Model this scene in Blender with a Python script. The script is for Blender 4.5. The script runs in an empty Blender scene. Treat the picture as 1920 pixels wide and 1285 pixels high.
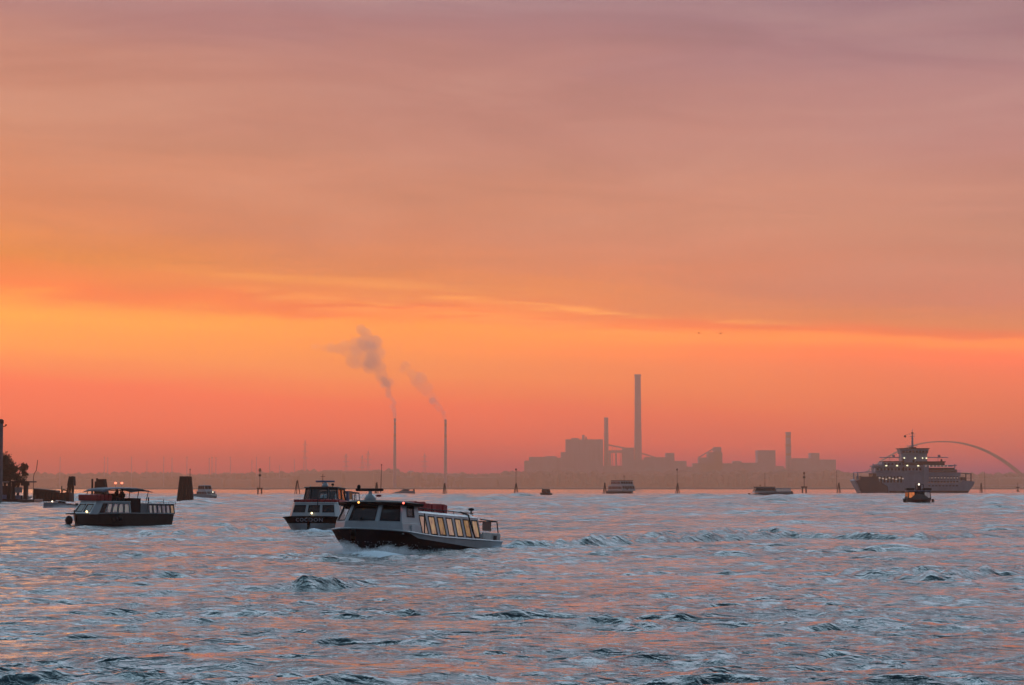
import bpy, bmesh, math, random
import numpy as np
from mathutils import Vector, Matrix, noise as mnoise
R = math.radians
scene = bpy.context.scene
COL = scene.collection

# ------------------------------------------------------------------ camera
H = 3.4                      # eye height above the lagoon (m)
FPX = 4000.0                 # focal length in photo pixels (1920 wide)
PITCH = math.atan(271.5/FPX)
cam_d = bpy.data.cameras.new('camera'); cam_d.sensor_width = 36; cam_d.lens = 36*FPX/1920
cam_d.clip_start = 0.5; cam_d.clip_end = 40000
cam = bpy.data.objects.new('camera', cam_d); COL.objects.link(cam)
cam.location = (0, 0, H); cam.rotation_euler = (R(90)+PITCH, 0, 0)
scene.camera = cam

def Zat(py, D):              # height of a photo row on a thing standing D metres away
    return H + D*math.tan(PITCH + math.atan((642.5-py)/FPX))
def Xat(px, D, z=0.0):
    depth = D*math.cos(PITCH) + (z-H)*math.sin(PITCH)
    return (px-960)/FPX*depth
def Dwl(py):                 # distance of a point of the water seen in a photo row
    return H/ math.tan(-(PITCH + math.atan((642.5-py)/FPX)))

# ------------------------------------------------------------------ world
def lin(c):
    return tuple(((v/255+0.055)/1.055)**2.4 if v/255 > 0.04045 else v/255/12.92 for v in c)
SUN_EL, SUN_AZ = R(2.6), R(-17)     # azimuth from +Y, negative = left
world = bpy.data.worlds.new('World'); scene.world = world; world.use_nodes = True
nt = world.node_tree; N = nt.nodes; L = nt.links
for n in list(N): N.remove(n)
def nd(t, **k):
    n = N.new(t)
    for a, b in k.items(): setattr(n, a, b)
    return n
def mth(op, a, b=None, c=None):
    n = nd('ShaderNodeMath', operation=op)
    for i, v in enumerate((a, b, c)):
        if v is None: continue
        if isinstance(v, (int, float)): n.inputs[i].default_value = v
        else: L.new(v, n.inputs[i])
    return n.outputs[0]
tc = nd('ShaderNodeTexCoord'); sp = nd('ShaderNodeSeparateXYZ'); L.new(tc.outputs['Generated'], sp.inputs[0])
dx, dy, dz = sp.outputs
az = mth('ARCTAN2', dx, dy)                       # 0 straight ahead, + right
el = mth('ARCSINE', dz)
def noise_w(vec, scale, detail=3, rough=.5, dist=0.0):
    n = nd('ShaderNodeTexNoise'); n.inputs['Scale'].default_value = scale; n.inputs['Detail'].default_value = detail
    n.inputs['Roughness'].default_value = rough; n.inputs['Distortion'].default_value = dist
    L.new(vec, n.inputs['Vector']); return n.outputs['Fac']
def comb(x, y, z=0.0):
    n = nd('ShaderNodeCombineXYZ')
    for i, v in enumerate((x, y, z)):
        if isinstance(v, (int, float)): n.inputs[i].default_value = v
        else: L.new(v, n.inputs[i])
    return n.outputs[0]
azc = mth('MINIMUM', mth('MAXIMUM', az, -0.5), 0.5)
# the cloud deck's lower edge slopes down to the right
tilt = mth('MULTIPLY', mth('MULTIPLY', azc, 0.047), mth('MINIMUM', mth('MULTIPLY', mth('MAXIMUM', el, 0.0), 25.0), 1.0))
n1 = noise_w(comb(mth('MULTIPLY', az, 5.0), mth('MULTIPLY', el, 26.0), 3.1), 1.0, 4, .5, .4)
n2 = noise_w(comb(mth('MULTIPLY', az, 9.0), mth('MULTIPLY', el, 90.0), 7.7), 1.0, 3, .5, .6)
warp = mth('ADD', mth('MULTIPLY', mth('SUBTRACT', n1, .5), 0.030), mth('MULTIPLY', mth('SUBTRACT', n2, .5), 0.013))
win = nd('ShaderNodeMapRange'); L.new(el, win.inputs[0])      # little warping near the horizon
win.inputs[1].default_value = .02; win.inputs[2].default_value = .09; win.inputs[3].default_value = .15; win.inputs[4].default_value = 1
elw = mth('ADD', mth('ADD', el, tilt), mth('MULTIPLY', warp, win.outputs[0]))
elw = mth('MAXIMUM', elw, 0.0)
tt = mth('POWER', mth('DIVIDE', elw, math.pi/2), 0.5)
def ramp(stops):
    n = nd('ShaderNodeValToRGB'); L.new(tt, n.inputs[0]); cr = n.color_ramp; cr.interpolation = 'LINEAR'
    while len(cr.elements) > 1: cr.elements.remove(cr.elements[0])
    first = True
    for deg, c in stops:
        p = (deg/90)**.5
        e = cr.elements[0] if first else cr.elements.new(p)
        if first: e.position = p; first = False
        e.color = (*c, 1)
    return n.outputs[0]
def row(y): return math.degrees(math.atan((914-y)/FPX))
TGT_L = [(912,(178,104,100)),(885,(190,108,98)),(850,(208,115,94)),(780,(238,124,78)),(720,(252,132,66)),(660,(255,158,66)),(600,(255,172,66)),(572,(255,166,66)),(552,(254,150,80)),(500,(238,144,90)),(400,(224,143,104)),(250,(212,145,118)),(90,(202,140,122)),(2,(186,132,124))]
TGT_R = [(912,(150,104,108)),(885,(165,108,110)),(850,(194,114,104)),(780,(222,124,94)),(720,(240,131,84)),(690,(252,134,84)),(662,(255,146,82)),(642,(250,142,90)),(622,(232,138,102)),(560,(214,138,112)),(450,(206,142,120)),(300,(194,138,126)),(140,(180,132,130)),(2,(158,122,128))]
ADJ = [[[0.2589, 0.0, 0.0], [0.518, 0.0, 0.0415], [0.802, 0.0126, 0.0], [1.5705, 0.0966, 0.0], [1.8756, 0.1461, 0.0], [1.8186, 0.5201, 0.0], [1.5433, 0.6092, 0.0], [1.4822, 0.488, 0.0], [1.3732, 0.2044, 0.0], [0.9694, 0.2588, 0.0], [0.7729, 0.2298, 0.0861], [0.6379, 0.2479, 0.1568], [0.5525, 0.2123, 0.1683], [0.3814, 0.157, 0.1826]], [[0.0, 0.0, 0.0354], [0.2548, 0.0, 0.1594], [0.8115, 0.0537, 0.0605], [1.4144, 0.1527, 0.0], [1.8554, 0.2027, 0.0], [2.2789, 0.2161, 0.0], [2.1513, 0.4648, 0.0], [1.5193, 0.1767, 0.0], [1.1873, 0.3017, 0.0519], [0.8502, 0.2363, 0.1303], [0.7101, 0.2774, 0.1782], [0.5389, 0.2182, 0.1952], [0.4176, 0.1881, 0.217], [0.2296, 0.1178, 0.19]]]
def stops(tg, sgn, adj):
    out = []
    for i, (y, c) in enumerate(tg):
        e = math.atan((914-y)/FPX); e2 = e + sgn*.011*min(1, e*25)
        out.append((math.degrees(max(e2, 0)), tuple(adj[i]) if adj else lin(c)))
    return out
SKY_L = stops(TGT_L, -1, ADJ and ADJ[0]); SKY_R = stops(TGT_R, 1, ADJ and ADJ[1])
HIGH = [(15, (.50,.42,.50)), (19, (1.15,1.32,1.7)), (25, (1.85,2.3,2.85)), (33, (1.95,2.75,3.4)), (44, (1.1,1.95,2.5)), (56, (.32,.55,.72)), (90, (.12,.17,.24))]  # sky above the view, made extra bright to lift the water's reflections
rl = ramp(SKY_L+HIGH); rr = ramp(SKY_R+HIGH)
BACK = [(0, (.14,.155,.21)), (8, (.14,.18,.25)), (25, (.13,.19,.27)), (60, (.11,.18,.27)), (90, (.12,.18,.25))]
rb = ramp(BACK)
def mixc(f, a, b, mode='MIX'):
    n = nd('ShaderNodeMix', data_type='RGBA', blend_type=mode); n.inputs[0].default_value = 1
    if isinstance(f, (int, float)): n.inputs[0].default_value = f
    else: L.new(f, n.inputs[0])
    for s, v in ((6, a), (7, b)):
        if isinstance(v, tuple): n.inputs[s].default_value = (*v, 1)
        else: L.new(v, n.inputs[s])
    return n.outputs[2]
def mrange(v, a, b, c=0.0, d=1.0, smooth=True):
    n = nd('ShaderNodeMapRange'); L.new(v, n.inputs[0])
    if smooth: n.interpolation_type = 'SMOOTHSTEP'
    for i, q in enumerate((a, b, c, d)): n.inputs[i+1].default_value = q
    return n.outputs[0]
front = mixc(mrange(az, -.235, .235, smooth=False), rl, rr)
# soft cloud texture of the deck: lighter and duller streaks
n3 = noise_w(comb(mth('MULTIPLY', az, 6.0), mth('MULTIPLY', mth('ADD', el, mth('MULTIPLY', azc, .03)), 38.0), 1.3), 1.0, 5, .55, .8)
n4 = noise_w(comb(mth('MULTIPLY', az, 3.0), mth('MULTIPLY', el, 14.0), 9.3), 1.0, 3, .5, .5)
tex = mth('ADD', mth('MULTIPLY', mth('SUBTRACT', n3, .5), .62), mth('MULTIPLY', mth('SUBTRACT', n4, .5), .44))
tex = mth('MULTIPLY', tex, mrange(el, .045, .12, .25, 1.0))
gain = mth('ADD', 1.0, tex)
gc = nd('ShaderNodeVectorMath', operation='SCALE'); L.new(front, gc.inputs[0]); L.new(gain, gc.inputs['Scale'])
deck = mixc(mth('MULTIPLY', mrange(n3, .42, .7), mrange(el, .09, .16, 0, .16)), gc.outputs[0], (.52,.33,.24))
# bright torn streaks along the lower edge of the deck
for off, wd, a0, a1, b0, b1, amt, sl in ((.0853, .0019, -.10, .0, .07, .17, .42, .075), (.0790, .0040, -.17, -.07, .01, .12, .3, .085), (.0905, .0022, -.20, -.12, -.02, .05, .16, .06)):
    brk = mrange(noise_w(comb(mth('MULTIPLY', az, 16.0), mth('MULTIPLY', el, 150.0), off*90), 1.0, 4, .6, 1.0), .32, .58)
    sc_ = mth('SUBTRACT', mth('ADD', mth('ADD', el, mth('MULTIPLY', az, sl)), mth('MULTIPLY', warp, .45)), off)
    stk = mth('MULTIPLY', mrange(mth('ABSOLUTE', sc_), 0.0, wd*1.6, 1, 0), mth('MULTIPLY', mrange(az, a0, a1), mrange(az, b0, b1, 1, 0)))
    deck = mixc(mth('MULTIPLY', mth('MULTIPLY', stk, brk), amt), deck, (2.3, .88, .09))
bk = mrange(mth('ABSOLUTE', az), .55, 1.5)
skycol = mixc(bk, deck, rb)
# a little clear Nishita sky shows through the veil
sky = nd('ShaderNodeTexSky', sky_type='NISHITA'); sky.sun_disc = False
sky.sun_elevation = SUN_EL; sky.sun_rotation = SUN_AZ; sky.altitude = 5; sky.air_density = 1.5; sky.dust_density = 3
bg1 = nd('ShaderNodeBackground'); L.new(skycol, bg1.inputs[0]); bg1.inputs[1].default_value = 1
bg2 = nd('ShaderNodeBackground'); L.new(sky.outputs[0], bg2.inputs[0]); bg2.inputs[1].default_value = .05
mx = nd('ShaderNodeMixShader'); mx.inputs[0].default_value = .1
L.new(bg1.outputs[0], mx.inputs[1]); L.new(bg2.outputs[0], mx.inputs[2])
wo = nd('ShaderNodeOutputWorld'); L.new(mx.outputs[0], wo.inputs[0])
world.cycles.sampling_method = 'MANUAL'; world.cycles.sample_map_resolution = 1024

# ------------------------------------------------------------------ sun, sunk in the haze
sd = bpy.data.lights.new('sun', 'SUN'); sd.energy = .05; sd.angle = R(12); sd.color = (1.0, .55, .28)
so = bpy.data.objects.new('sun', sd); COL.objects.link(so)
sun_dir = Vector((math.sin(SUN_AZ)*math.cos(SUN_EL), math.cos(SUN_AZ)*math.cos(SUN_EL), math.sin(SUN_EL)))
so.rotation_euler = (-sun_dir).to_track_quat('-Z', 'Y').to_euler(); so.location = sun_dir*200

vs = scene.view_settings; vs.view_transform = 'Standard'; vs.look = 'None'; vs.exposure = 0; vs.gamma = 1; vs.use_curve_mapping = False
scene.render.film_transparent = False
scene.cycles.use_denoising = True
scene.cycles.max_bounces = 8; scene.cycles.volume_bounces = 1; scene.cycles.transparent_max_bounces = 16
scene.cycles.sample_clamp_indirect = 4

# ------------------------------------------------------------------ materials
MATS = {}
def mat(name, col, rough=.5, metal=0.0, var=.25, vscale=2.0, bump=0.0, coat=0.0, spec=.5):
    """painted / weathered surface: base colour broken by a procedural dirt pattern"""
    if name in MATS: return MATS[name]
    m = bpy.data.materials.new(name); m.use_nodes = True; t = m.node_tree; b = t.nodes['Principled BSDF']
    b.inputs['Roughness'].default_value = rough; b.inputs['Metallic'].default_value = metal
    b.inputs['Coat Weight'].default_value = coat; b.inputs['Specular IOR Level'].default_value = spec
    tcn = t.nodes.new('ShaderNodeTexCoord')
    mp = t.nodes.new('ShaderNodeMapping'); mp.inputs['Scale'].default_value = (1, 1, .45); t.links.new(tcn.outputs['Object'], mp.inputs[0])
    n = t.nodes.new('ShaderNodeTexNoise'); n.inputs['Scale'].default_value = vscale; n.inputs['Detail'].default_value = 6; n.inputs['Roughness'].default_value = .65
    t.links.new(mp.outputs[0], n.inputs['Vector'])
    r = t.nodes.new('ShaderNodeValToRGB'); t.links.new(n.outputs['Fac'], r.inputs[0])
    r.color_ramp.elements[0].position = .3; r.color_ramp.elements[1].position = .7
    r.color_ramp.elements[0].color = (*[c*(1-var) for c in col], 1); r.color_ramp.elements[1].color = (*[min(1, c*(1+var*.4)) for c in col], 1)
    t.links.new(r.outputs[0], b.inputs['Base Color'])
    if bump:
        bp = t.nodes.new('ShaderNodeBump'); bp.inputs['Strength'].default_value = bump; bp.inputs['Distance'].default_value = .02
        t.links.new(n.outputs['Fac'], bp.inputs['Height']); t.links.new(bp.outputs[0], b.inputs['Normal'])
    MATS[name] = m; return m
def emis(name, col, s):
    if name in MATS: return MATS[name]
    m = bpy.data.materials.new(name); m.use_nodes = True; b = m.node_tree.nodes['Principled BSDF']
    b.inputs['Base Color'].default_value = (*[min(1, c) for c in col], 1); b.inputs['Emission Color'].default_value = (*col, 1); b.inputs['Emission Strength'].default_value = s
    MATS[name] = m; return m
def glass(name, tint=(.75,.82,.85), clear=.6):
    if name in MATS: return MATS[name]
    m = bpy.data.materials.new(name); m.use_nodes = True; t = m.node_tree
    for n in list(t.nodes): t.nodes.remove(n)
    o = t.nodes.new('ShaderNodeOutputMaterial'); tr = t.nodes.new('ShaderNodeBsdfTransparent'); tr.inputs[0].default_value = (*[c*clear for c in tint], 1)
    g = t.nodes.new('ShaderNodeBsdfGlossy'); g.inputs['Roughness'].default_value = .04; g.inputs[0].default_value = (1, 1, 1, 1)
    f = t.nodes.new('ShaderNodeFresnel'); f.inputs[0].default_value = 1.5
    mxx = t.nodes.new('ShaderNodeMixShader'); t.links.new(f.outputs[0], mxx.inputs[0]); t.links.new(tr.outputs[0], mxx.inputs[1]); t.links.new(g.outputs[0], mxx.inputs[2])
    t.links.new(mxx.outputs[0], o.inputs[0]); MATS[name] = m; return m

def tag(o, label=None, cat=None, group=None, kind=None):
    if label: o['label'] = label
    if cat: o['category'] = cat
    if group: o['group'] = group
    if kind: o['kind'] = kind
    return o

# ------------------------------------------------------------------ haze
HAZE = True
if HAZE:
    me = bpy.data.meshes.new('haze'); bmh = bmesh.new()
    bmesh.ops.create_cube(bmh, size=1); bmesh.ops.transform(bmh, matrix=Matrix.Translation((0, 3350, 209)) @ Matrix.Diagonal((7400, 7900, 422, 1)), verts=bmh.verts)
    bmh.to_mesh(me); bmh.free(); hz = bpy.data.objects.new('haze', me); COL.objects.link(hz)
    m = bpy.data.materials.new('haze_air'); m.use_nodes = True; t = m.node_tree
    for n in list(t.nodes): t.nodes.remove(n)
    o = t.nodes.new('ShaderNodeOutputMaterial'); v = t.nodes.new('ShaderNodeVolumePrincipled')
    v.inputs['Color'].default_value = (.99, .62, .43, 1); v.inputs['Density'].default_value = .000145
    v.inputs['Anisotropy'].default_value = .8
    t.links.new(v.outputs[0], o.inputs['Volume']); me.materials.append(m)
    tag(hz, 'thin pinkish evening haze lying over the whole lagoon', 'haze', kind='stuff')
# ------------------------------------------------------------------ water
WAKES = []      # (points [(x,y)...], half width, height, foam)
def wake(pts, w, h, foam=0.0, n=0.0): WAKES.append((pts, w, h, foam, n))
def wp(px, py):
    D = Dwl(py); return (Xat(px, D, 0), D)
def build_water():
    ys = [-480, -300, -150, -60, -20, 0, 4, 8, 12]
    y = 16.0
    while y < 7200:
        ys.append(y); y *= 1.0026 if y < 500 else (1.0045 if y < 1500 else 1.03)
    ys.append(7280.0); ys = np.array(ys)
    tin = np.linspace(-.29, .29, 860)
    k = np.linspace(0, 1, 26)[1:]**2.2
    rows = len(ys); wy = np.maximum(ys, 0)+9
    Xi = wy[:, None]*tin[None]
    e = wy*.29
    Xr = e[:, None] + (3600-e)[:, None]*k[None]
    X0 = np.concatenate([-Xr[:, ::-1], Xi, Xr], axis=1); Y0 = np.repeat(ys[:, None], X0.shape[1], axis=1)
    spx = np.gradient(X0, axis=1); spy = np.repeat(np.gradient(ys)[:, None], X0.shape[1], axis=1)
    rng = np.random.RandomState(11)
    Z = np.zeros_like(X0); DX = np.zeros_like(X0); DY = np.zeros_like(X0)
    # gusts: slow patches of rougher and calmer water
    def patch(sx, sy, seed, n=9):
        r = np.random.RandomState(seed); P = np.zeros_like(X0)
        for _ in range(n):
            a = r.uniform(0, math.pi); kx = math.cos(a)*2*math.pi/sx*r.uniform(.5, 1.4); ky = math.sin(a)*2*math.pi/sy*r.uniform(.5, 1.4)
            P += np.sin(kx*X0+ky*Y0+r.uniform(0, 7))
        return P/math.sqrt(n/2)
    gust = np.clip(1+.28*patch(30, 22, 3), .4, 1.5)
    gust2 = np.clip(1+.35*patch(9, 6, 5), .35, 1.7)
    big = np.clip(1+.14*patch(85, 16, 17, 7), .72, 1.22); gust *= big; gust2 *= big**1.2
    NC = 150
    lam = np.exp(rng.uniform(math.log(.32), math.log(6.0), NC))
    mean = R(-78)                       # mainly running towards the camera, a little to the right
    for i in range(NC):
        a = mean + rng.normal(0, .34 if lam[i] > 1.6 else .6); kk = 2*math.pi/lam[i]; kx, ky = kk*math.cos(a), kk*math.sin(a)
        amp = .0245*rng.uniform(.5, 1.5)/kk
        amp *= .5 if lam[i] > 2.2 else (1.2 if lam[i] < 1.3 else .9)
        fade = np.clip((lam[i]/np.maximum(spx, spy*1.0)-2.2)/2.0, 0, 1)
        A = amp*fade*(gust if lam[i] > 2.5 else gust2)
        ph = kx*X0+ky*Y0+rng.uniform(0, 2*math.pi)
        s, c = np.sin(ph), np.cos(ph)
        Z += A*s; DX += .5*A*c*kx/kk; DY += .5*A*c*ky/kk
    for l_, a_, am in ((13.0, R(-95), .022), (9.5, R(-62), .018), (17.0, R(-80), .03)):
        kk = 2*math.pi/l_; Z += am*big*np.clip((900-Y0)/500, 0, 1)*np.sin(kk*(math.cos(a_)*X0+math.sin(a_)*Y0)+l_)
    # farther out the eye only resolves the longer waves: keep the same steepness in them
    for i in range(46):
        l_ = float(np.exp(rng.uniform(math.log(3.0), math.log(26)))); a = mean + rng.normal(0, .6); kk = 2*math.pi/l_
        q = l_/np.maximum(spx, spy)
        A = .043*rng.uniform(.5, 1.5)/kk*np.clip((q-2.4)/1.6, 0, 1)*np.clip((13-q)/6, 0, 1)*gust*np.clip((1350-Y0)/650, .10, 1)
        ph = kk*(math.cos(a)*X0+math.sin(a)*Y0)+rng.uniform(0, 7)
        Z += A*np.sin(ph)
    foam = np.zeros_like(X0)
    for pts, w, h, fm, nz in WAKES:
        P = np.array(pts); best = np.full(X0.shape, 1e9); al = np.zeros_like(X0); acc = 0; sgn = np.zeros_like(X0)
        for a, b in zip(P[:-1], P[1:]):
            d = b-a; ln = np.hypot(*d); t_ = np.clip(((X0-a[0])*d[0]+(Y0-a[1])*d[1])/ln**2, 0, 1)
            qx, qy = X0-(a[0]+t_*d[0]), Y0-(a[1]+t_*d[1]); q = np.hypot(qx, qy); m_ = q < best
            best = np.where(m_, q, best); al = np.where(m_, acc+t_*ln, al); sgn = np.where(m_, np.sign(qx*d[1]-qy*d[0])*q, sgn); acc += ln
        taper = np.clip(al/ (acc*.06+.01), 0, 1)*np.clip((acc-al)/(acc*.25+.01), 0, 1)
        wob = .80+.22*np.sin(al*2*math.pi/(w*13)+1.3*np.sin(al*.17/w))+.14*np.sin(al*2*math.pi/(w*5.3)+sgn*1.1/w+2)
        prof = np.exp(-(sgn/w)**2) - .45*np.exp(-((sgn-2.1*w)/w)**2) + .5*np.exp(-((sgn+3.6*w)/(w*.8))**2)
        # choppy secondary crests over the wake's strip
        env = np.exp(-(best/(w*3.2))**2)
        Z += h*taper*prof*np.clip(wob, .05, 1.4)
        for q in range(7):
            a = mean+rng.normal(0, .9); l_ = w*rng.uniform(.8, 2.0); kk = 2*math.pi/l_
            fd = np.clip((l_/np.maximum(spx, spy)-2.0)/2.0, 0, 1)
            Z += h*.10*env*taper*fd*np.sin(kk*(X0*math.cos(a)+Y0*math.sin(a))+rng.uniform(0, 7))
        if fm:
            foam = np.maximum(foam, fm*np.exp(-(best/(w*1.6))**2)*np.clip((acc-al)/(acc*.8), 0, 1))
    X = X0+DX; Y = Y0+DY
    nr, ncn = X.shape
    co = np.stack([X, Y, Z], -1).astype(np.float32).reshape(-1, 3)
    idx = np.arange(nr*ncn).reshape(nr, ncn)
    f = np.stack([idx[:-1, :-1], idx[:-1, 1:], idx[1:, 1:], idx[1:, :-1]], -1).reshape(-1).astype(np.int32)
    me = bpy.data.meshes.new('water'); me.vertices.add(nr*ncn); me.vertices.foreach_set('co', co.ravel())
    nf = (nr-1)*(ncn-1); me.loops.add(nf*4); me.loops.foreach_set('vertex_index', f)
    me.polygons.add(nf); me.polygons.foreach_set('loop_start', np.arange(0, nf*4, 4, dtype=np.int32)); me.polygons.foreach_set('loop_total', np.full(nf, 4, np.int32))
    me.polygons.foreach_set('use_smooth', np.ones(nf, bool))
    at = me.attributes.new('foam', 'FLOAT', 'POINT'); at.data.foreach_set('value', foam.astype(np.float32).ravel())
    me.update(); me.validate()
    ob = bpy.data.objects.new('water', me); COL.objects.link(ob)
    m = bpy.data.materials.new('lagoon_water'); m.use_nodes = True; t = m.node_tree; b = t.nodes['Principled BSDF']; n_ = t.nodes.new; l = t.links.new
    b.inputs['Base Color'].default_value = (.006, .040, .055, 1); b.inputs['Roughness'].default_value = .07; b.inputs['IOR'].default_value = 1.34
    b.inputs['Specular IOR Level'].default_value = .62
    tcn = n_('ShaderNodeTexCoord'); 
    def layer(sx, sy, scale, det, dist=.6, ro=.5):
        mp = n_('ShaderNodeMapping'); mp.inputs['Scale'].default_value = (sx, sy, 1); mp.inputs['Rotation'].default_value = (0, 0, R(9)); l(tcn.outputs['Object'], mp.inputs[0])
        q = n_('ShaderNodeTexNoise'); q.inputs['Scale'].default_value = scale; q.inputs['Detail'].default_value = det; q.inputs['Roughness'].default_value = ro; q.inputs['Distortion'].default_value = dist
        l(mp.outputs[0], q.inputs['Vector']); return q.outputs['Fac']
    a1 = layer(.85, 1.25, 2.6, 4, .8, .6); a2 = layer(.8, 1.3, .8, 3, .6, .55); a3 = layer(1, 1, .03, 2)
    def mm(op, x, y):
        q = n_('ShaderNodeMath'); q.operation = op
        for i, v in enumerate((x, y)):
            if isinstance(v, (int, float)): q.inputs[i].default_value = v
            else: l(v, q.inputs[i])
        return q.outputs[0]
    ge = n_('ShaderNodeNewGeometry'); sg = n_('ShaderNodeSeparateXYZ'); l(ge.outputs['Position'], sg.inputs[0])
    far = n_('ShaderNodeMapRange'); l(sg.outputs[1], far.inputs[0]); far.inputs[1].default_value = 90; far.inputs[2].default_value = 320
    rr_ = n_('ShaderNodeMapRange'); l(sg.outputs[1], rr_.inputs[0]); rr_.inputs[1].default_value = 40; rr_.inputs[2].default_value = 500; rr_.inputs[3].default_value = .07; rr_.inputs[4].default_value = .16; l(rr_.outputs[0], b.inputs['Roughness'])
    hgt = mm('ADD', mm('MULTIPLY', a1, .16), mm('MULTIPLY', a2, .42))
    g = n_('ShaderNodeMapRange'); l(a3, g.inputs[0]); g.inputs[1].default_value = .35; g.inputs[2].default_value = .65; g.inputs[3].default_value = .5; g.inputs[4].default_value = 1.0
    calm = n_('ShaderNodeMapRange'); l(sg.outputs[1], calm.inputs[0]); calm.inputs[1].default_value = 700; calm.inputs[2].default_value = 1600; calm.inputs[3].default_value = 1.0; calm.inputs[4].default_value = .22
    bp = n_('ShaderNodeBump'); l(mm('MULTIPLY', g.outputs[0], calm.outputs[0]), bp.inputs['Strength']); bp.inputs['Distance'].default_value = 1.0
    l(hgt, bp.inputs['Height']); l(bp.outputs[0], b.inputs['Normal'])
    # foam: broken white lather where the attribute says so
    fa = n_('ShaderNodeAttribute'); fa.attribute_name = 'foam'
    fn = layer(1, 1, 5.0, 6, 1.5, .65)
    th = mm('SUBTRACT', 1.0, fa.outputs['Fac'])
    fr = n_('ShaderNodeMapRange'); fr.interpolation_type = 'SMOOTHSTEP'
    l(mm('SUBTRACT', fn, mm('MULTIPLY', th, .62)), fr.inputs[0]); fr.inputs[1].default_value = .06; fr.inputs[2].default_value = .3
    mixn = n_('ShaderNodeMixShader'); d = n_('ShaderNodeBsdfDiffuse'); d.inputs[0].default_value = (.62, .70, .76, 1)
    l(mm('MULTIPLY', fr.outputs[0], .9), mixn.inputs[0]); l(b.outputs[0], mixn.inputs[1]); l(d.outputs[0], mixn.inputs[2])
    l(mixn.outputs[0], t.nodes['Material Output'].inputs[0])
    me.materials.append(m)
    tag(ob, 'choppy grey mauve lagoon water with orange sky reflections', 'water', kind='structure')
    def hfun(x, y):      # water height near a point
        i = int(np.searchsorted(ys, y)); i = min(max(i, 1), nr-1)
        j = int(np.argmin(np.abs(X[i]-x))); return float(Z[i, j])
    return hfun
# ------------------------------------------------------------------ mesh helpers
V = Vector
class MB:
    def __init__(s): s.v = []; s.f = []
    def add(s, vs, fs):
        b = len(s.v); s.v += [tuple(p) for p in vs]; s.f += [tuple(b+i for i in f) for f in fs]; return s
    def hexa(s, p):          # 4 bottom points counter-clockwise, 4 top points
        return s.add(p, [(3,2,1,0), (4,5,6,7), (0,1,5,4), (1,2,6,5), (2,3,7,6), (3,0,4,7)])
    def box(s, x0, x1, y0, y1, z0, z1):
        return s.hexa([(x0,y0,z0), (x1,y0,z0), (x1,y1,z0), (x0,y1,z0), (x0,y0,z1), (x1,y0,z1), (x1,y1,z1), (x0,y1,z1)])
    def prism(s, ring, z0, z1, top=None):   # ring of (x,y); top ring optional
        n = len(ring); top = top or ring
        vs = [(x, y, z0) for x, y in ring]+[(x, y, z1) for x, y in top]
        return s.add(vs, [tuple(range(n-1, -1, -1)), tuple(range(n, 2*n))]+[(i, (i+1) % n, n+(i+1) % n, n+i) for i in range(n)])
    def tube(s, p, q, r, n=8, r2=None):
        p, q = V(p), V(q); d = (q-p); d.normalize() if d.length > 0 else None
        u = d.cross(V((0,0,1))) if abs(d.z) < .95 else d.cross(V((1,0,0))); u.normalize(); w = d.cross(u); r2 = r if r2 is None else r2
        vs = [p+(u*math.cos(a)+w*math.sin(a))*r for a in [2*math.pi*i/n for i in range(n)]]+[q+(u*math.cos(a)+w*math.sin(a))*r2 for a in [2*math.pi*i/n for i in range(n)]]
        return s.add(vs, [tuple(range(n)), tuple(range(2*n-1, n-1, -1))]+[(i, n+i, n+(i+1) % n, (i+1) % n) for i in range(n)])
    def path(s, pts, r, n=6):
        for a, b in zip(pts[:-1], pts[1:]): s.tube(a, b, r, n)
        return s
    def lathe(s, prof, c=(0,0,0), n=14, sy=1.0):
        vs = []; c = V(c)
        for r, z in prof: vs += [c+V((r*math.cos(2*math.pi*i/n), r*sy*math.sin(2*math.pi*i/n), z)) for i in range(n)]
        m = len(prof); fs = [(j*n+i, j*n+(i+1) % n, (j+1)*n+(i+1) % n, (j+1)*n+i) for j in range(m-1) for i in range(n)]
        fs += [tuple(range(n-1, -1, -1)), tuple(range((m-1)*n, m*n))]
        return s.add(vs, fs)
    def ball(s, c, r, sx=1, sy=1, sz=1, n=10, m=6):
        vs = [(c[0], c[1], c[2]-r*sz)]
        for j in range(1, m):
            t = math.pi*j/m; vs += [(c[0]+r*sx*math.sin(t)*math.cos(2*math.pi*i/n), c[1]+r*sy*math.sin(t)*math.sin(2*math.pi*i/n), c[2]-r*sz*math.cos(t)) for i in range(n)]
        vs.append((c[0], c[1], c[2]+r*sz)); k = len(vs)-1
        fs = [(0, 1+(i+1) % n, 1+i) for i in range(n)]+[(k, k-n+i, k-n+(i+1) % n) for i in range(n)]
        for j in range(m-2): fs += [(1+j*n+i, 1+j*n+(i+1) % n, 1+(j+1)*n+(i+1) % n, 1+(j+1)*n+i) for i in range(n)]
        return s.add(vs, fs)
    def grid(s, rows, closed=False):
        n = len(rows[0]); vs = [p for r in rows for p in r]; k = n if closed else n-1
        return s.add(vs, [(j*n+i, j*n+(i+1) % n, (j+1)*n+(i+1) % n, (j+1)*n+i) for j in range(len(rows)-1) for i in range(k)])
    def build(s, name, m, parent=None, smooth=False, bevel=0.0, loc=None):
        me = bpy.data.meshes.new(name); me.from_pydata([tuple(p) for p in s.v], [], s.f); me.update()
        b = bmesh.new(); b.from_mesh(me); bmesh.ops.recalc_face_normals(b, faces=b.faces); b.to_mesh(me); b.free()
        if smooth:
            me.polygons.foreach_set('use_smooth', [True]*len(me.polygons)); 
            try: me.set_sharp_from_angle(angle=R(38))
            except Exception: pass
        me.materials.append(m); o = bpy.data.objects.new(name, me); COL.objects.link(o)
        if parent: o.parent = parent
        if loc: o.location = loc
        if bevel:
            q = o.modifiers.new('bevel', 'BEVEL'); q.width = bevel; q.segments = 2; q.limit_method = 'ANGLE'
        return o
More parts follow.
